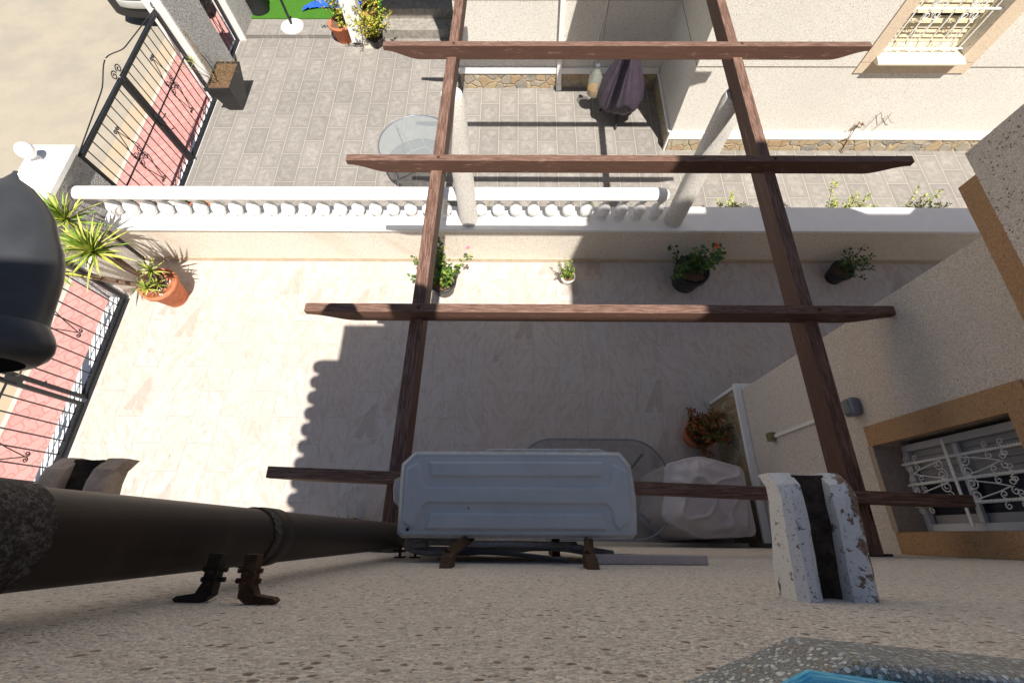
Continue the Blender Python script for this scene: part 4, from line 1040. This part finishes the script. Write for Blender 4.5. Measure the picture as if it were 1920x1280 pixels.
# ------------------------------------------------------------------ tables, covers, barbecue
tb_ = thing('glass_table', (-1.35, 4.95, -.3), 'round textured glass garden table on the neighbour patio', 'table')
tc = (-1.38, 4.97); tr_ = .52; tz = .42
MB().lathe([(tr_ - .006, tz - .006), (tr_ - .006, tz)], (*tc, 0), 56).build('tabletop', M['frost'], tb_)
MB().tube([(tc[0] + tr_ * math.cos(a * .1122), tc[1] + tr_ * math.sin(a * .1122), tz - .003) for a in range(57)], .010, 8).build('rim', M['rail'], tb_)
e = MB()
for k in range(4):
    a = .75 + k * math.pi / 2; a2 = a + .5; q = (tc[0] + .14 * math.cos(a2), tc[1] + .14 * math.sin(a2)); p = (tc[0] + tr_ * .98 * math.cos(a), tc[1] + tr_ * .98 * math.sin(a)); a3 = a2 + math.pi / 2
    e.tube([(*p, tz - .02), ((p[0] + q[0]) / 2 + .02, (p[1] + q[1]) / 2, tz - .03), (*q, tz - .03), (tc[0] + .14 * math.cos(a3), tc[1] + .14 * math.sin(a3), tz - .03)], .009, 6)
e.build('frame', M['cream'], tb_)
for k in range(4):
    a = .75 + k * math.pi / 2
    MB().tube([(tc[0] + tr_ * .93 * math.cos(a), tc[1] + tr_ * .93 * math.sin(a), tz - .02), (tc[0] + tr_ * .80 * math.cos(a), tc[1] + tr_ * .80 * math.sin(a), .1), (tc[0] + tr_ * .97 * math.cos(a), tc[1] + tr_ * .97 * math.sin(a), -.298)], .012, 8).build('leg', M['rail'], tb_)
tn = thing('glass_table', (.7, .4, 0), 'clear glass dining table with rounded corners under the air conditioner', 'table')
ax, bx, ay, by, rc_, tz = .02, 1.42, -.03, .845, .34, .72
pts = []
for (ccx, ccy, a0) in ((bx - rc_, by - rc_, 0), (ax + rc_, by - rc_, 90), (ax + rc_, ay + rc_, 180), (bx - rc_, ay + rc_, 270)):
    for k in range(13): a = R(a0 + k * 7.5); pts.append((ccx + rc_ * math.cos(a), ccy + rc_ * math.sin(a)))
MB().prism(pts, 'z', tz - .006, tz).build('tabletop', M['glass'], tn)
MB().tube([(*p, tz - .003) for p in pts + pts[:1]], .009, 8).build('rim', M['rail'], tn)
for sx in (0, 1):
    for sy in (0, 1):
        p = (ax + .21 if not sx else bx - .21, ay + .15 if not sy else by - .13); q = (ax + .36 if not sx else bx - .36, ay + .3 if not sy else by - .3)
        MB().tube([(*p, tz - .015), (*q, tz - .10), (p[0], p[1], .003)], .014, 8).build('leg', M['rail'], tn)
def drape(name, cx, cy, hx, hy, h, m, parent, seed=0, amp=.035):
    b = MB(); NT, NZ = 200, 60; vs = []
    def rr(t, sx, sy, p=6):
        poly = [(.33, .27), (-.05, .37), (-.36, .30), (-.44, -.18), (-.15, -.335), (.34, -.31)]; acc = 0
        for dt in (-.09, -.045, 0, .045, .09):
            c, s_ = math.cos(t + dt), math.sin(t + dt); best = 9
            for i in range(6):
                (ax, ay), (bx, by) = poly[i], poly[(i + 1) % 6]; ex, ey = bx - ax, by - ay; den = c * ey - s_ * ex
                if abs(den) > 1e-9:
                    k1 = (ax * ey - ay * ex) / den; k2 = (ax * s_ - ay * c) / den
                    if k1 > 0 and -1e-6 <= k2 <= 1.000001: best = min(best, k1)
            acc += best / 5
        return acc * .96
    for k in range(NZ + 1):
        u = k / NZ
        for i in range(NT):
            t = 2 * math.pi * i / NT; r = rr(t, hx, hy)
            nz_ = noise.noise(Vector((math.cos(t) * 2.2, math.sin(t) * 2.2, u * 1.6 + seed)))
            fold = abs(noise.noise(Vector((math.cos(t) * 3.4 + seed, math.sin(t) * 3.4, u * 1.1)))) ** .7
            if u < .5:
                f = u / .5; z = h * .93 * f ** .9; k2 = 1.03 + .06 * (1 - f) + amp * 1.6 * (1 - f) * math.sin(9 * t + seed) * .6 + amp * 1.6 * nz_ + .05 * (fold - .4)
                vs.append((cx + r * k2 * math.cos(t), cy + r * k2 * math.sin(t), z + .003))
            else:
                f = (u - .5) / .5; rad = r * (1.03 - f * 1.03 + .0)
                x = rad * math.cos(t); y = rad * math.sin(t)
                z = h * (.93 + .07 * sm(f * 3)) 
                q = Vector((x * 3.4, y * 3.4, seed)); wv = noise.noise(q); rid = 1 - abs(noise.noise(Vector((q.x * .8 + q.y * .3, q.y * .9 - q.x * .4, 9)))) * 6; rd2 = 1 - abs(noise.noise(Vector((q.x * .9 - q.y * 1.1, q.y * .6 + q.x * .9, 3)))) * 7
                z += (.10 * noise.noise(q * .5) + .030 * max(0, rid) + .022 * max(0, rd2)) * sm(f * 4)
                vs.append((cx + x, cy + y, z))
    fs = [[k * NT + i, k * NT + (i + 1) % NT, (k + 1) * NT + (i + 1) % NT, (k + 1) * NT + i] for k in range(NZ) for i in range(NT)]
    b.add(vs, fs, 0, True); return b.build(name, m, parent)
cf = thing('covered_furniture', (1.75, .32, 0), 'boxy garden furniture under a crumpled beige fabric cover in the corner', 'covered furniture')  # garden furniture under the cover, no barbecue
drape('cover', 1.755, .315, .34, .325, .86, M['cover'], cf, 2.3)
bq = thing('kettle_barbecue', (1.6, 6.2, -.3), 'kettle barbecue under a gathered dark plum cover near the house corner', 'barbecue')
prof = [(.26, -.03), (.325, .0), (.35, .06), (.34, .16), (.31, .28), (.26, .42), (.20, .56), (.14, .70), (.09, .80), (.055, .86), (.02, .88)]
def plt(t, k): return 1 + (.05 + .05 * k) * math.sin(13 * t + 2 * math.sin(3 * t)) * min(1, k * 3 + .15) + .03 * math.sin(5 * t + 1)
P3 = []
for k in range(len(prof) - 1):
    for s_ in range(4): f = s_ / 4; P3.append((prof[k][0] * (1 - f) + prof[k + 1][0] * f, prof[k][1] * (1 - f) + prof[k + 1][1] * f))
P3.append(prof[-1])
MB().lathe(P3, (1.62, 6.33, 0), 130, fn=plt).build('cover', M['grillcover'], bq)
for a in (-1.6, .6, 2.6):
    MB().tube([(1.62 + .12 * math.cos(a), 6.33 + .12 * math.sin(a), 0), (1.62 + .27 * math.cos(a), 6.33 + .27 * math.sin(a), -.297)], .015, 8).build('leg', M['rubber'], bq)
MB().tube([(1.62, 6.2, -.03), (1.60, 6.03, -.285)], .018, 8).build('leg', M['rubber'], bq)
jg = thing('water_bottle', (1.33, 6.72, -.3), 'clear plastic bottle with amber liquid hanging beside the covered barbecue', 'bottle')
MB().lathe([(.10, .02), (.11, .05), (.11, .28), (.09, .34), (.04, .42), (.03, .46)], (1.22, 6.45, 0), 16).build('body', M['bottle'], jg)
MB().lathe([(.095, .03), (.102, .05), (.102, .13)], (1.22, 6.45, 0), 16).build('liquid', M['amber'], jg)
MB().lathe([(.034, .461), (.034, .50)], (1.22, 6.45, 0), 16).build('cap', M['rail'], jg)
MB().tube([(1.22, 6.45, .50), (1.23, 6.46, .9), (1.25, 6.9, 2.6)], .003, 5).build('string', M['blackcable'], jg)
# parasol base, tarpaulin, bin on the far patio
pb = thing('parasol_base', (-4.10, 8.52, -.235), 'round white concrete parasol base with a short black tube', 'parasol base')
MB().lathe([(.20, -.2345), (.205, -.20), (.195, -.185), (.05, -.17)], (-4.10, 8.50, 0), 36).build('base', M['white'], pb)
MB().lathe([(.022, -.172), (.022, .42)], (-4.10, 8.50, 0), 16).build('tube', M['iron'], pb)
tp = thing('tarpaulin', (-3.6, 8.9, -.2), 'crumpled bright blue tarpaulin lying on the artificial grass', 'tarpaulin')
e = MB(); vs = []; nx, ny = 40, 16
for j in range(ny + 1):
    for i in range(nx + 1):
        u = i / nx; v = j / ny; x = -4.0 + u * 1.15; y = 8.93 + .10 * math.sin(u * 5) + v * (.12 + .75 * u)
        vs.append((x, y, -.205 + .05 * abs(noise.noise(Vector((x * 6, y * 6, 1)))) + .04 * abs(noise.noise(Vector((x * 14, y * 9, 5))))))
e.add(vs, [[j * (nx + 1) + i, j * (nx + 1) + i + 1, (j + 1) * (nx + 1) + i + 1, (j + 1) * (nx + 1) + i] for j in range(ny) for i in range(nx)], 0, True); e.build('sheet', M['blue'], tp)
bn = thing('dark_bin', (-4.75, 8.85, -.23), 'round dark grey bin at the edge of the artificial grass', 'bin')
MB().lathe([(.17, -.2195), (.19, .2), (.20, .21), (.20, .25), (.002, .26)], (-4.80, 8.98, 0), 28, cap=False).build('body', M['rubber'], bn)

# ------------------------------------------------------------------ wing wall fittings
wl = thing('wall_light', (2.27, .8, 2.08), 'grey bulkhead light on the side wing wall', 'wall light')
e = MB().box((2.215, .74, 2.03), (2.2795, .86, 2.13)); bevel(e.build('housing', M['rail'], wl), .02, 4)
e = MB().box((2.205, .755, 2.05), (2.2145, .845, 2.11)); e.build('lens', M['frost'], wl)
jb = thing('junction_box', (2.27, .8, 1.05), 'small brown junction box with a white conduit on the wing wall', 'junction box')
bevel(MB().box((2.225, .775, 1.02), (2.2795, .845, 1.09)).build('box', plain('brass_box', (.22, .18, .09), .5, .2, 40), jb), .006)
MB().box((2.262, .797, 1.091), (2.2795, .823, 2.03)).build('conduit', M['white'], jb)

# ------------------------------------------------------------------ parked car at the top left
car = thing('parked_car', (-6.55, 10.6, -.44), 'dark parked car with silver bumper trim on the pale road', 'car')
cw = .89; cxx = -6.62; y0c = 8.84; zg = -.44
prof = [(y0c + .10, .28), (y0c + .02, .40), (y0c + .0, .52), (y0c + .05, .72), (y0c + .08, .98), (y0c + .12, 1.02), (y0c + .35, 1.42), (y0c + .9, 1.54), (y0c + 2.3, 1.50), (y0c + 3.1, 1.05), (y0c + 4.0, .93), (y0c + 4.3, .70), (y0c + 4.32, .35), (y0c + 4.2, .22), (y0c + .3, .20)]
e = MB(); secs = [(-1, .88), (-.96, .97), (-.8, 1), (0, 1.0), (.8, 1), (.96, .97), (1, .88)]; vs = []; n = len(prof)
for (s_, k) in secs:
    for (y, z) in prof:
        cy_ = y0c + 2.15; narrow = .80 if z > 1.1 else (1 - .10 * max(0, (z - .8)))
        end = max(0, 1 - (y - y0c) / .55) if y < cy_ else 0
        vs.append((cxx + s_ * cw * narrow, cy_ + (y - cy_) * (1 - .055 * abs(s_) ** 3) , zg + z * (k if z > 1.1 else 1)))
fs = [[a * n + i, a * n + (i + 1) % n, (a + 1) * n + (i + 1) % n, (a + 1) * n + i] for a in range(len(secs) - 1) for i in range(n)] + [list(range(n - 1, -1, -1)), [(len(secs) - 1) * n + i for i in range(n)]]
e.add(vs, fs, 0, True); bevel(e.build('body', M['carbody'], car), .03, 3)
def bump_strip(z0, z1, off, wf, m, name):
    e = MB(); vs = []; ns = 14
    for i in range(ns + 1):
        s_ = -1 + 2 * i / ns; x = cxx + s_ * cw * wf; y = y0c + off + .16 * abs(s_) ** 4
        vs += [(x, y, zg + z0), (x, y, zg + z1), (x, y + .14, zg + z1), (x, y + .14, zg + z0)]
    fs = [[a * 4 + i, a * 4 + (i + 1) % 4, a * 4 + 4 + (i + 1) % 4, a * 4 + 4 + i] for a in range(ns) for i in range(4)] + [[3, 2, 1, 0], [ns * 4 + i for i in range(4)]]
    e.add(vs, fs, 0, True); bevel(e.build(name, m, car), .012, 2)
bump_strip(.20, .60, -.07, 1.0, M['rubber'], 'bumper'); bump_strip(.38, .50, -.105, .86, M['silver'], 'bumper_trim')
for sx in (-1, 1):
    for yy_ in (y0c + .85, y0c + 3.45):
        wv_ = MB().lathe([(.20, -.10), (.30, -.10), (.315, -.06), (.315, .06), (.30, .10), (.20, .10)], (cxx + sx * (cw - .10), yy_, zg + .316), 28, axis='x').build('wheel', M['rubber'], car)
        MB().lathe([(.19, -.105), (.15, -.112), (.03, -.115)] if sx < 0 else [(.19, .105), (.15, .112), (.03, .115)], (cxx + sx * (cw - .10), yy_, zg + .316), 24, axis='x').build('rim', M['silver'], wv_)
    e = MB().box((cxx + sx * cw * .72 - .12, y0c - .005, zg + .78), (cxx + sx * cw * .72 + .12, y0c + .1, zg + .95)); bevel(e.build('tail_light', plain('red_lens', (.35, .01, .01), .2, .1, 10, .5), car), .02)
e = MB().box((cxx - .60, y0c + .16, zg + 1.07), (cxx + .60, y0c + .27, zg + 1.36)); 
o = MB().add([(cxx - .6, y0c + .13, zg + 1.06), (cxx + .6, y0c + .13, zg + 1.06), (cxx + .52, y0c + .33, zg + 1.36), (cxx - .52, y0c + .33, zg + 1.36)], [(0, 1, 2, 3)]).build('rear_window', M['pane'], car)
